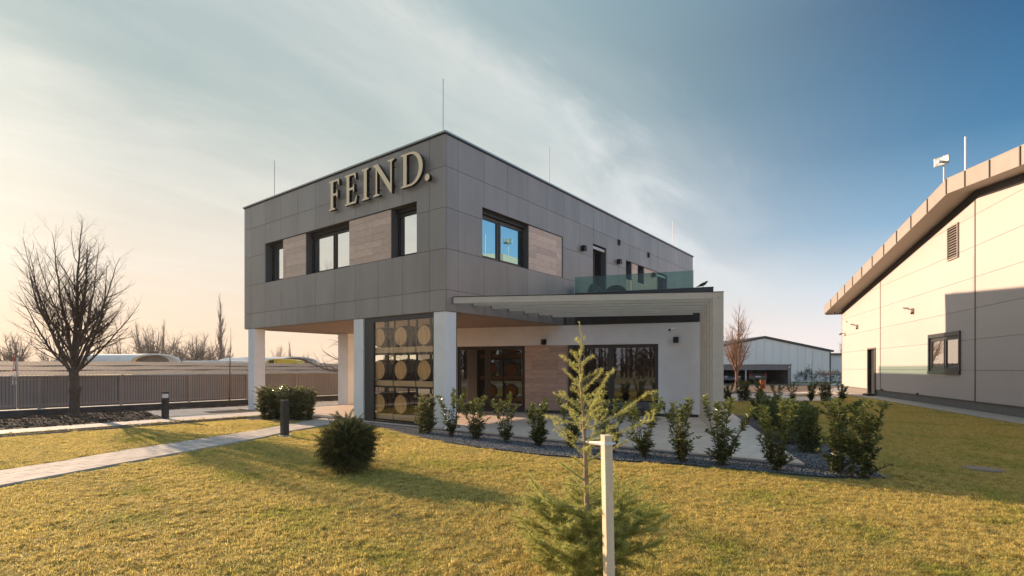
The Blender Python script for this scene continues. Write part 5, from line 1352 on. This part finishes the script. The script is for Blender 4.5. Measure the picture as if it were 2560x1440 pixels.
for i, (px, l) in enumerate([(1820, 'small laurel beside the pergola post at the far lawn edge'), (1859, 'second small laurel from the pergola post at the far lawn edge'), (1899, 'small laurel in front of the orange pipe'), (1941, 'small laurel just right of the orange pipe'),
                             (1983, 'sparse small laurel below the right end of the carport'), (2027, 'leafy small laurel below the round topiary'), (2065, 'dense small laurel below the umbrella shaped tree'), (2105, 'last small laurel, right against the cream hall corner')]):
    x, y, _ = to_world(px, 25.4); put_laurel('cedbace'[i % 7] if i != 4 else 'b', x, y, (.98, .90 + .06 * (i % 3)), i * 1.3, l, HG3)
for i, (px, l, s) in enumerate([(676, 'leftmost of the three bushy sunlit shrubs behind the bollard', 1.04), (722, 'middle of the three bushy sunlit shrubs behind the bollard', 1.0), (762, 'rightmost of the three bushy sunlit shrubs behind the bollard', .98)]):
    x, y, _ = to_world(px, 16.45 - .1 * i); put_laurel('f', x, y, (s * 1.02, s * 1.0), i * 2.1, l, 'bushy shrubs between walkway and path')

# ================================================================ dark dwarf thuja on the lawn
def thuja(seed, r, h, n, sp, ln=(.10, .20), mat=THUJA, droop=-.15, wv=1.0):
    rs = np.random.RandomState(seed)
    az = rs.uniform(0, 2 * np.pi, n); ph = np.arccos(rs.uniform(-.92, 1, n)); k = rs.uniform(.3, 1, n) ** .55
    rad_up = np.cos(ph)
    lump = 1 + .10 * rs.normal(0, 1, n) * (rad_up > .2) + .20 * np.sin(az * 3 + 1) * np.sin(ph * 4) + .14 * np.sin(az * 5 + 2 + ph * 3)
    rad = np.stack([np.sin(ph) * np.cos(az), np.sin(ph) * np.sin(az), np.cos(ph)], 1)
    P = rad * np.stack([r * k * lump, r * k * lump, h * .5 * k * lump], 1) * .86 + np.array([0, 0, h * .47])
    D = rad * np.array([1, 1, .6]) + np.array([0, 0, .35]) + rs.normal(0, .30, (n, 3)); D[:, 2] += droop; D /= np.linalg.norm(D, axis=1)[:, None]
    L = rs.uniform(*ln, n); side = np.cross(D, rs.normal(0, 1, (n, 3)) * .6 + np.array([0, 0, 1])); side /= np.linalg.norm(side, axis=1)[:, None]
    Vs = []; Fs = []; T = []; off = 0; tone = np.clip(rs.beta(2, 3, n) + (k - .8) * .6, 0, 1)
    for j in range(sp):
        f = (j + .6) / sp
        for s in (-1, 1):
            pos = P + D * (L * f)[:, None] + np.array([0, 0, -1]) * (L * f * f * .22)[:, None]
            dd = D * .8 + side * s * .75; dd /= np.linalg.norm(dd, axis=1)[:, None]
            nrm = np.cross(D, side); sd2 = np.cross(dd, nrm)
            l2 = L * (.42 - .25 * f); V, F = tri_blades(pos, dd, l2, L * .11, sd2 / (np.linalg.norm(sd2, axis=1)[:, None] + 1e-6))
            Vs.append(V); Fs.append(F + off); off += len(V); T.append(np.repeat(tone, 3))
    V, F = tri_blades(P - D * .02, D, L * 1.12, L * .10, side); Vs.append(V); Fs.append(F + off); T.append(np.repeat(tone, 3))
    return np.concatenate(Vs), np.concatenate(Fs), np.concatenate(T)
V, F, T = thuja(3, .375, .84, 3800, 5, (.09, .18), THUJA, -.05)
th = thing('dwarf_thuja', (-4.70, -2.55, 0), 0, 'round dark evergreen bush alone on the lawn in front of the column', 'bush')
o = link('foliage', np_mesh('foliage', V, F, THUJA, T), th); o['kind'] = 'stuff'
MB().tube([(0, 0, -.02), (.02, 0, .2), (0, .01, .45)], [.03, .025, .012], 7).obj('stem', STEM, th)
# topiary and small plants by the grey hall
for px, py0, Z, r, h, lab in ((2001.6, 957, 52, .62, 1.35, 'round clipped dark bush just right of the carport'), (2049.5, 957, 50, .80, 1.35, 'wide clipped dark dome in front of the warehouse'), (2091, 950, 50, .6, 1.5, 'dark bush by the warehouse side door')):
    x, y, _ = to_world(px, Z); V, F, T = thuja(int(px), r * 1.05, h, 800, 2, (.12, .2), TOPI, 0)
    t = thing('clipped_bush', (x, y, 0), 0, lab, 'bush', 'clipped bushes by the warehouse'); o = link('foliage', np_mesh('foliage', V, F, TOPI, T), t); o['kind'] = 'stuff'
for px, Z, w, h, lab in ((2065, 49, 1.0, 1.0, 'umbrella shaped bare little tree at the warehouse corner'),):
    x, y, _ = to_world(px, Z); t = thing('umbrella_tree', (x, y, 0), 0, lab, 'tree'); c = []; rg = random.Random(4)
    MB().tube([(0, 0, 0), (.03, 0, .55), (0, 0, .95)], [.05, .04, .03], 6).obj('trunk', BARK2, t)
    P = [dict(seg=.1, wig=.1, up=.02, n=9, start=.1, ang=(25, 55), ratio=.5, rr=.7, tap=.5), dict(seg=.07, wig=.1, up=.0, n=10, start=.1, ang=(25, 60), ratio=.5, rr=.8), dict(seg=.06, wig=.1, up=.0, n=0, start=.1, ang=(25, 60), ratio=.5, rr=.8)]
    for k in range(16): a = k * .39; grow(c, Vector((0, 0, .9)), Vector((math.cos(a), math.sin(a), rg.uniform(.3, .7))).normalized(), rg.uniform(.8, 1.15), .022, 0, P, rg)
    link('crown', seg_mesh('crown', c, BARK2, (4, 3, 3)), t)
V, F, T = thuja(77, .35, 1.9, 500, 2, (.12, .25), TOPI, .2); x, y, _ = to_world(2022, 50)
t = thing('slim_evergreen', (x, y, 0), 0, 'slim dark upright evergreen left of the wide clipped dome', 'bush'); o = link('foliage', np_mesh('foliage', V, F, TOPI, T), t); o['kind'] = 'stuff'

# ================================================================ young cedar in the foreground
def cedar():
    rs = np.random.RandomState(21); rg = random.Random(21)
    S = 1 / 355.0                                        # metres per picture pixel at the tree
    tz = [(0, 1466, 1489), (0, 1466, 1400), (0, 1467, 1250), (0, 1463, 1120), (0, 1458, 1030), (0, 1452, 960), (0, 1450, 900), (0, 1456, 860), (0, 1449, 809)]
    tp = [Vector(((q[1] - 1462) * S, 0, hz(q[2], 3.70))) for q in tz]; tr = [.024, .022, .018, .013, .010, .008, .006, .004, .0022]
    def at(z):
        for i in range(len(tp) - 1):
            if tp[i].z <= z <= tp[i + 1].z: f = (z - tp[i].z) / (tp[i + 1].z - tp[i].z); return tp[i].lerp(tp[i + 1], f), tr[i] + (tr[i + 1] - tr[i]) * f
        return tp[-1], tr[-1]
    m = MB(); m.tube(tp, tr, 9)
    TW = MB(); NP = []; ND = []; NL = []; NT_ = []
    def needles(a, b, dens, ln):
        d = b - a; L = d.length; n = max(3, int(L * dens)); d.normalize()
        for i in range(n):
            t = rs.uniform(0, 1); p = a.lerp(b, t); az = rs.uniform(0, 2 * math.pi); u = d.orthogonal().normalized(); w = d.cross(u)
            o = u * math.cos(az) + w * math.sin(az)
            NP.append(tuple(p)); ND.append(tuple((o * rs.uniform(.7, 1.2) + d * rs.uniform(.3, .9)).normalized())); NL.append(ln * rs.uniform(.65, 1.15)); NT_.append(p.z)
    def branch(p, d, L, r, lvl, dens, nl):
        p0z = p.z; n = max(3, int(L / .045)); st = L / n; pts = [p.copy()]; q = p.copy(); dd = d.copy()
        for i in range(n):
            dd = (dd + Vector((rs.normal(0, .055), rs.normal(0, .055), rs.normal(0, .04) + (.028 if lvl == 0 else -.01)))).normalized(); q = q + dd * st; pts.append(q.copy())
            needles(pts[-2], pts[-1], dens, nl)
            if lvl < 2 and i > 0:
                for s in (-1, 1):
                    if rs.uniform() < (.72 if lvl == 0 else .42) * (1 if p0z < .6 else .62):
                        side = dd.cross(Vector((0, 0, 1))); side = side.normalized() * s if side.length > .01 else Vector((s, 0, 0))
                        nd = (dd * rs.uniform(.45, .9) + side * rs.uniform(.5, .95) + Vector((0, 0, rs.uniform(-.35, .45)))).normalized()
                        branch(q, nd, L * rs.uniform(.18, .42) * (1.05 - .6 * i / n), r * .5, lvl + 1, dens, nl)
        TW.tube(pts, [max(.0009, r * (1 - .75 * i / n)) for i in range(n + 1)], 4, cap=False)
    # crown half width by height, read off the photograph
    prof = [(hz(850, 3.7), .035), (hz(900, 3.7), .085), (hz(950, 3.7), .17), (hz(1000, 3.7), .20), (hz(1060, 3.7), .28), (hz(1120, 3.7), .29), (hz(1180, 3.7), .24), (hz(1240, 3.7), .30), (hz(1300, 3.7), .40), (hz(1360, 3.7), .49), (hz(1430, 3.7), .52), (hz(1500, 3.7), .42)]
    prof = prof[::-1]
    def width(z):
        for (z0, w0), (z1, w1) in zip(prof, prof[1:]):
            if z0 <= z <= z1: return w0 + (w1 - w0) * (z - z0) / (z1 - z0)
        return prof[-1][1] if z > prof[-1][0] else prof[0][1]
    z = .10; az = .4
    while z < 1.80:
        dense = z < .62
        p, r = at(z); w = width(z) * rs.uniform(.70, 1.12); az += 2.4 + rs.uniform(-.5, .5)
        asc = .25 + .55 * (z / 1.8) + rs.uniform(-.1, .25)
        if dense: asc = rs.uniform(.05, .55)
        if math.sin(az) < -.3: w *= .72
        d = Vector((math.cos(az), math.sin(az), asc)).normalized()
        branch(p, d, w * 1.1, max(.002, r * .45), 0, 980 if dense else 820, .036 if dense else .026)
        z += (.0075 if dense else .034) * rs.uniform(.7, 1.3) if not (.62 < z < .80) else .05 * rs.uniform(.7, 1.2)
    # reaching branches seen in the photograph
    for (px, py, ex, ey, dep) in ((1462, 1075, 1618, 985, -.02), (1460, 1110, 1650, 1050, .05), (1458, 1030, 1534, 945, .0), (1458, 1062, 1352, 1050, .0), (1456, 1010, 1385, 985, .03), (1450, 915, 1405, 903, 0), (1452, 950, 1500, 928, 0), (1464, 1250, 1600, 1180, -.1), (1466, 1330, 1645, 1280, .0), (1466, 1350, 1295, 1260, .05)):
        a = Vector(((px - 1462) * S, 0, hz(py, 3.7))); b = Vector(((ex - 1462) * S, dep, hz(ey, 3.7)))
        branch(a, (b - a).normalized(), (b - a).length, .004, 0, 640, .025)
    needles(tp[-1] - Vector((0, 0, .0)), tp[-1] + Vector((-.004, 0, .012)), 900, .018)
    for i in range(4, len(tp) - 1): needles(tp[i], tp[i + 1], 420, .022)
    P = np.array(NP); D = np.array(ND); L = np.array(NL); zt = np.array(NT_)
    sd_ = np.cross(D, rs.normal(0, 1, D.shape)); sd_ /= np.linalg.norm(sd_, axis=1)[:, None]
    V, F = tri_blades(P, D, L, np.full(len(L), .0029), sd_)
    tone = np.clip(rs.beta(2.2, 2.2, len(L)) * .75 + .16 + (zt - .75) * .22, 0, 1)  # needles paler with height, sunlight on the top put into the tone
    return m, TW, (V, F, np.repeat(tone, 3))
m, TW, (V, F, T) = cedar()
cx_, cy_, _ = to_world(1462, 3.70)
CD = thing('young_cedar', (cx_, cy_, 0), VIEW_RZ, 'young yellow-green cedar with a thin leaning top in the foreground, tied to a stake', 'conifer')
m.obj('trunk', material('cedar_bark', (.34, .25, .17), .9, var=.2, vscale=20), CD, smooth=True)
TW.obj('branches', TWIG, CD, smooth=True)
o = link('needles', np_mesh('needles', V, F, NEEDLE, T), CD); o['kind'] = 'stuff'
print('cedar needles', len(T) // 3)

# ================================================================ instanced ground cover (grass, gravel, clods, flowers)
def scatter(name, pts, rots, scales, idx, variants, label, cat):
    """one object; geometry nodes put one of the variants on every point"""
    lib = bpy.data.collections.new(name + '_pieces')
    for i, me in enumerate(variants):
        ob = bpy.data.objects.new('%s_piece' % name, me); lib.objects.link(ob)
    me = bpy.data.meshes.new(name); n = len(pts); me.vertices.add(n); me.vertices.foreach_set('co', np.asarray(pts, dtype=np.float32).ravel())
    for nm, typ, key, arr in (('rot', 'FLOAT_VECTOR', 'vector', rots), ('scl', 'FLOAT_VECTOR', 'vector', scales), ('pick', 'INT', 'value', idx)):
        a = me.attributes.new(nm, typ, 'POINT'); a.data.foreach_set(key, np.asarray(arr, dtype=(np.int32 if typ == 'INT' else np.float32)).ravel())
    o = link(name, me); tag(o, label, cat, None, 'stuff')
    ng = bpy.data.node_groups.new(name, 'GeometryNodeTree')
    ng.interface.new_socket('Geometry', in_out='INPUT', socket_type='NodeSocketGeometry'); ng.interface.new_socket('Geometry', in_out='OUTPUT', socket_type='NodeSocketGeometry')
    N = ng.nodes; L = ng.links; gi = N.new('NodeGroupInput'); go = N.new('NodeGroupOutput'); ip = N.new('GeometryNodeInstanceOnPoints'); ci = N.new('GeometryNodeCollectionInfo')
    ci.inputs[0].default_value = lib; ci.inputs['Separate Children'].default_value = True; ci.inputs['Reset Children'].default_value = True
    L.new(gi.outputs[0], ip.inputs['Points']); L.new(ci.outputs[0], ip.inputs['Instance']); ip.inputs['Pick Instance'].default_value = True
    def attr(nm, dt, sock):
        a = N.new('GeometryNodeInputNamedAttribute'); a.data_type = dt; a.inputs['Name'].default_value = nm; L.new(a.outputs[0], sock)
    attr('pick', 'INT', ip.inputs['Instance Index']); attr('scl', 'FLOAT_VECTOR', ip.inputs['Scale'])
    a = N.new('GeometryNodeInputNamedAttribute'); a.data_type = 'FLOAT_VECTOR'; a.inputs['Name'].default_value = 'rot'
    er = N.new('FunctionNodeEulerToRotation'); L.new(a.outputs[0], er.inputs[0]); L.new(er.outputs[0], ip.inputs['Rotation'])
    L.new(ip.outputs[0], go.inputs[0])
    md = o.modifiers.new('scatter', 'NODES'); md.node_group = ng; return o

PS = .26
def grass_patch(seed, n, hmean, wd, lean=.55):
    rs = np.random.RandomState(seed); P = np.zeros((n, 3)); P[:, :2] = rs.uniform(-PS / 2 - .01, PS / 2 + .01, (n, 2)); P[:, 2] = -.004
    # clumpiness
    cl = rs.uniform(-PS / 2, PS / 2, (14, 2)); k = rs.randint(0, 14, n); f = rs.uniform(0, 1, n) < .45
    P[f, :2] = cl[k[f]] + rs.normal(0, .016, (f.sum(), 2))
    az = rs.uniform(0, 2 * np.pi, n); e = rs.uniform(.25, 1.4, n); D = np.stack([np.cos(az) * np.cos(e), np.sin(az) * np.cos(e), np.sin(e)], 1)
    L = hmean * rs.uniform(.5, 1.35, n) * np.where(f, 1.12, 1); sd_ = np.stack([-np.sin(az), np.cos(az), np.zeros(n)], 1)
    W2 = wd * rs.uniform(.7, 1.3, n) / 2
    mid = P + D * (L * .55)[:, None]; tip = P + D * (L * .95)[:, None] + np.stack([np.cos(az) * L * .22, np.sin(az) * L * .22, -L * .16], 1)
    V = np.stack([P - sd_ * W2[:, None], P + sd_ * W2[:, None], mid + sd_ * W2[:, None] * .8, mid - sd_ * W2[:, None] * .8, tip], 1).reshape(-1, 3)
    I = np.arange(n)[:, None] * 5; F = np.concatenate([I + [0, 1, 2], I + [0, 2, 3], I + [3, 2, 4]])
    tone = np.clip(rs.beta(1.6, 1.6, n), 0, 1)
    return np_mesh('grass_patch', V, F, GRASSM, np.repeat(tone, 5))
variants = [grass_patch(100 + i, 820, .029, .0052) for i in range(5)] + [grass_patch(200 + i, 420, .030, .0075) for i in range(4)]
def tuft(seed, n, h, r, wd):
    rs = np.random.RandomState(seed); P = np.zeros((n, 3)); P[:, :2] = rs.normal(0, r, (n, 2)); az = np.arctan2(P[:, 1], P[:, 0]) + rs.normal(0, .7, n)
    e = rs.uniform(.35, 1.35, n); D = np.stack([np.cos(az) * np.cos(e), np.sin(az) * np.cos(e), np.sin(e)], 1); L = h * rs.uniform(.6, 1.3, n); sd_ = np.stack([-np.sin(az), np.cos(az), np.zeros(n)], 1); W2 = wd * rs.uniform(.7, 1.3, n) / 2
    mid = P + D * (L * .55)[:, None]; tip = P + D * (L * .9)[:, None] + np.stack([np.cos(az) * L * .3, np.sin(az) * L * .3, -L * .22], 1)
    V = np.stack([P - sd_ * W2[:, None], P + sd_ * W2[:, None], mid + sd_ * W2[:, None] * .8, mid - sd_ * W2[:, None] * .8, tip], 1).reshape(-1, 3)
    I = np.arange(n)[:, None] * 5; F = np.concatenate([I + [0, 1, 2], I + [0, 2, 3], I + [3, 2, 4]])
    return np_mesh('grass_tuft', V, F, GRASSM, np.repeat(np.clip(rs.beta(1.6, 1.6, n), 0, 1), 5))
tufts = [tuft(300 + i, 64, .050, .022, .0060) for i in range(4)]
variants += tufts
excl = [PATH, WALK, PLAZA, PATIO, GRAVEL, GRAVEL2, FLOWERS, HALLPAV, BACKROAD, SOILBED, [hw(-17, 0), hw(25, 0), hw(25, -31), hw(-17, -31)], [(0, -.2), (19, -.2), (19, 10.6), (0, 10.6)], [(5.6, 0), (7.1, -4.5), (28, 2.4), (20, 8)], [(-.1, 3.3), (.2, 3.3), (.2, 7.3), (-.1, 7.3)]]
bbs = [(min(p[0] for p in q) - .2, max(p[0] for p in q) + .2, min(p[1] for p in q) - .2, max(p[1] for p in q) + .2) for q in excl]
pts = []; rot = []; scl = []; pick = []
from mathutils import noise as NZ
x = -19.0
while x < 24:
    y = -19.0
    while y < 7.2:
        dx, dy = x - CAM[0], y - CAM[1]; Z = dx * DR[1] + dy * DL[1]; Xc = dx * DR[0] + dy * DL[0]
        if Z > 1.6 and abs(Xc) < Z * .98 + 2.5:
            ok = True; m_ = PS * .42
            for q, bb in zip(excl, bbs):
                if bb[0] < x < bb[1] and bb[2] < y < bb[3] and any(pip(q, x + a, y + b) for a, b in ((0, 0), (m_, m_), (-m_, m_), (m_, -m_), (-m_, -m_))): ok = False; break
            if ok:
                far_ = Z > 10
                pts.append((x + rng.uniform(-.03, .03), y + rng.uniform(-.03, .03), 0)); rot.append((0, 0, rng.choice([0, 1, 2, 3]) * math.pi / 2 + rng.uniform(-.2, .2)))
                h = .50 + .95 * (NZ.noise(Vector((x * .9, y * .9, 5))) * .5 + .5) + .5 * max(0, NZ.noise(Vector((x * 3.1, y * 3.1, 9))))
                scl.append((1.04, 1.04, h)); pick.append(5 + rng.randrange(4) if far_ else rng.randrange(5))
                if Z < 15:
                    for _ in range(4 if Z < 9 else 2):
                        tx, ty = x + rng.uniform(-PS / 2, PS / 2), y + rng.uniform(-PS / 2, PS / 2)
                        if NZ.noise(Vector((tx * 2.6, ty * 2.6, 2))) + rng.uniform(-.35, .35) > .02:
                            s_ = rng.uniform(.65, 1.35); pts.append((tx, ty, 0)); rot.append((0, 0, rng.uniform(0, 6.3))); scl.append((s_, s_, s_ * rng.uniform(.7, 1.1))); pick.append(9 + rng.randrange(4))
        y += PS
    x += PS
print('grass patches', len(pts))
scatter('lawn_grass', pts, rot, scl, pick, variants, 'short winter lawn grass, golden with greener patches, in front of the buildings', 'grass')

def stone(seed, flat=.5):
    rs = np.random.RandomState(seed); import bmesh
    bm = bmesh.new(); bmesh.ops.create_icosphere(bm, subdivisions=1, radius=.5)
    for v in bm.verts: v.co = Vector((v.co.x * rs.uniform(.75, 1.25), v.co.y * rs.uniform(.55, .95), v.co.z * flat * rs.uniform(.7, 1.3)))
    me = bpy.data.meshes.new('stone'); bm.to_mesh(me); bm.free(); me.materials.append(STONE if flat < .6 else SOIL); return me
sv = [stone(i, .42) for i in range(6)]
pts = []; rot = []; scl = []; pick = []
def fill(poly, n_per, f, zz, nvar):
    x0, x1 = min(p[0] for p in poly), max(p[0] for p in poly); y0, y1 = min(p[1] for p in poly), max(p[1] for p in poly)
    for _ in range(int((x1 - x0) * (y1 - y0) * n_per)):
        x, y = rng.uniform(x0, x1), rng.uniform(y0, y1)
        if x < 11 and pip(poly, x, y):
            pts.append((x, y, zz)); s = f(); scl.append((s, s, s)); rot.append((rng.uniform(-.5, .5), rng.uniform(-.5, .5), rng.uniform(0, 6.3))); pick.append(rng.randrange(nvar))
fill(GRAVEL, 1150, lambda: rng.uniform(.022, .048), .012, 6)
fill(GRAVEL2, 900, lambda: rng.uniform(.02, .045), .012, 6)
scatter('gravel_stones', pts, rot, scl, pick, sv, 'dark blue-grey slate chippings filling the beds round the patio', 'gravel')
cv = [stone(30 + i, .75) for i in range(5)]
pts = []; rot = []; scl = []; pick = []
fill(SOILBED, 60, lambda: rng.uniform(.02, .07) * rng.choice([.5, .6, 1, 1.4]), .04, 5)
scatter('soil_clods', pts, rot, scl, pick, cv, 'dark clods of dug earth in the bed along the fence', 'soil')

# flowers
def flower(seed, col_tone):
    rs = np.random.RandomState(seed); n = 9; P = rs.normal(0, .022, (n, 3)); P[:, 2] = np.abs(P[:, 2]) * .6 + .035
    az = rs.uniform(0, 6.28, n); D = np.stack([np.cos(az), np.sin(az), rs.uniform(.1, .8, n)], 1)
    V, F = leaves(P, D, rs.uniform(.025, .04, n), rs.uniform(.022, .034, n), rs); return np_mesh('flower', V, F, FLOW, np.full(n * 5, col_tone))
def greens(seed):
    rs = np.random.RandomState(seed); n = 16; P = rs.normal(0, .03, (n, 3)); P[:, 2] = .01
    az = rs.uniform(0, 6.28, n); D = np.stack([np.cos(az), np.sin(az), rs.uniform(.2, 1.2, n)], 1)
    V, F = leaves(P, D, rs.uniform(.03, .06, n), rs.uniform(.015, .025, n), rs); return np_mesh('leafage', V, F, LEAFT, np.repeat(rs.uniform(0, 1, n), 5))
fv = [flower(1, .0), flower(2, .25), flower(3, .9), greens(4), greens(5)]
pts = []; rot = []; scl = []; pick = []
x = -15.5
while x < -.65:
    for k in range(3):
        if rng.random() < .8:
            pts.append((x + rng.uniform(-.05, .05), 7.43 + .11 * k + rng.uniform(-.04, .04), .0)); rot.append((0, 0, rng.uniform(0, 6))); s = rng.uniform(.7, 1.25); scl.append((s, s, s))
            pr = rng.random(); yel = .22 if x < -4.2 else .55
            pick.append(rng.choice([0, 0, 1] if x < -2.0 else [2, 2, 0]) if pr < yel else rng.choice([3, 4]))
    x += .085
scatter('flower_border', pts, rot, scl, pick, fv, 'row of little yellow and cream flowers edging the lawn along the walkway', 'flowers')
# fallen leaves
lf = []
for i, (px, py) in enumerate(((482, 1090), (975, 1302), (672, 1216), (990, 1165), (2255, 1205))):
    Z = FPX * EYE / (py - HZN); x, y, _ = to_world(px, Z)
    rs = np.random.RandomState(i); V, F = leaves(np.array([[0, 0, .04]]), np.array([[1, .2, .1]]), np.array([.10]), np.array([.05]), rs)
    o = link('fallen_leaf', np_mesh('fallen_leaf', V, F, DRYL), None, (x, y, 0), rng.uniform(0, 6)); tag(o, ['dry curled leaf on the lawn near the bollard at the walkway', 'dry pale leaf on the open lawn below the dark bush', 'dry leaf on the lawn left of the dark bush', 'dry leaf at the foot of the dark bush', 'dry leaf on the lawn right of the gravel tip'][i], 'leaf', 'dry leaves on the lawn')
# ---------------------------------------------------------------- air
hm = bpy.data.materials.new('haze'); hm.use_nodes = True; hm.node_tree.nodes.clear()
hv = hm.node_tree.nodes.new('ShaderNodeVolumePrincipled'); hv.inputs['Density'].default_value = .0003; hv.inputs['Color'].default_value = (.95, .93, .92, 1); hv.inputs['Anisotropy'].default_value = .3
ho = hm.node_tree.nodes.new('ShaderNodeOutputMaterial'); hm.node_tree.links.new(hv.outputs[0], ho.inputs['Volume'])
hz_ = MB().box(-430, 430, -430, 430, -3.0, 22).obj('haze', hm); hz_['kind'] = 'stuff'
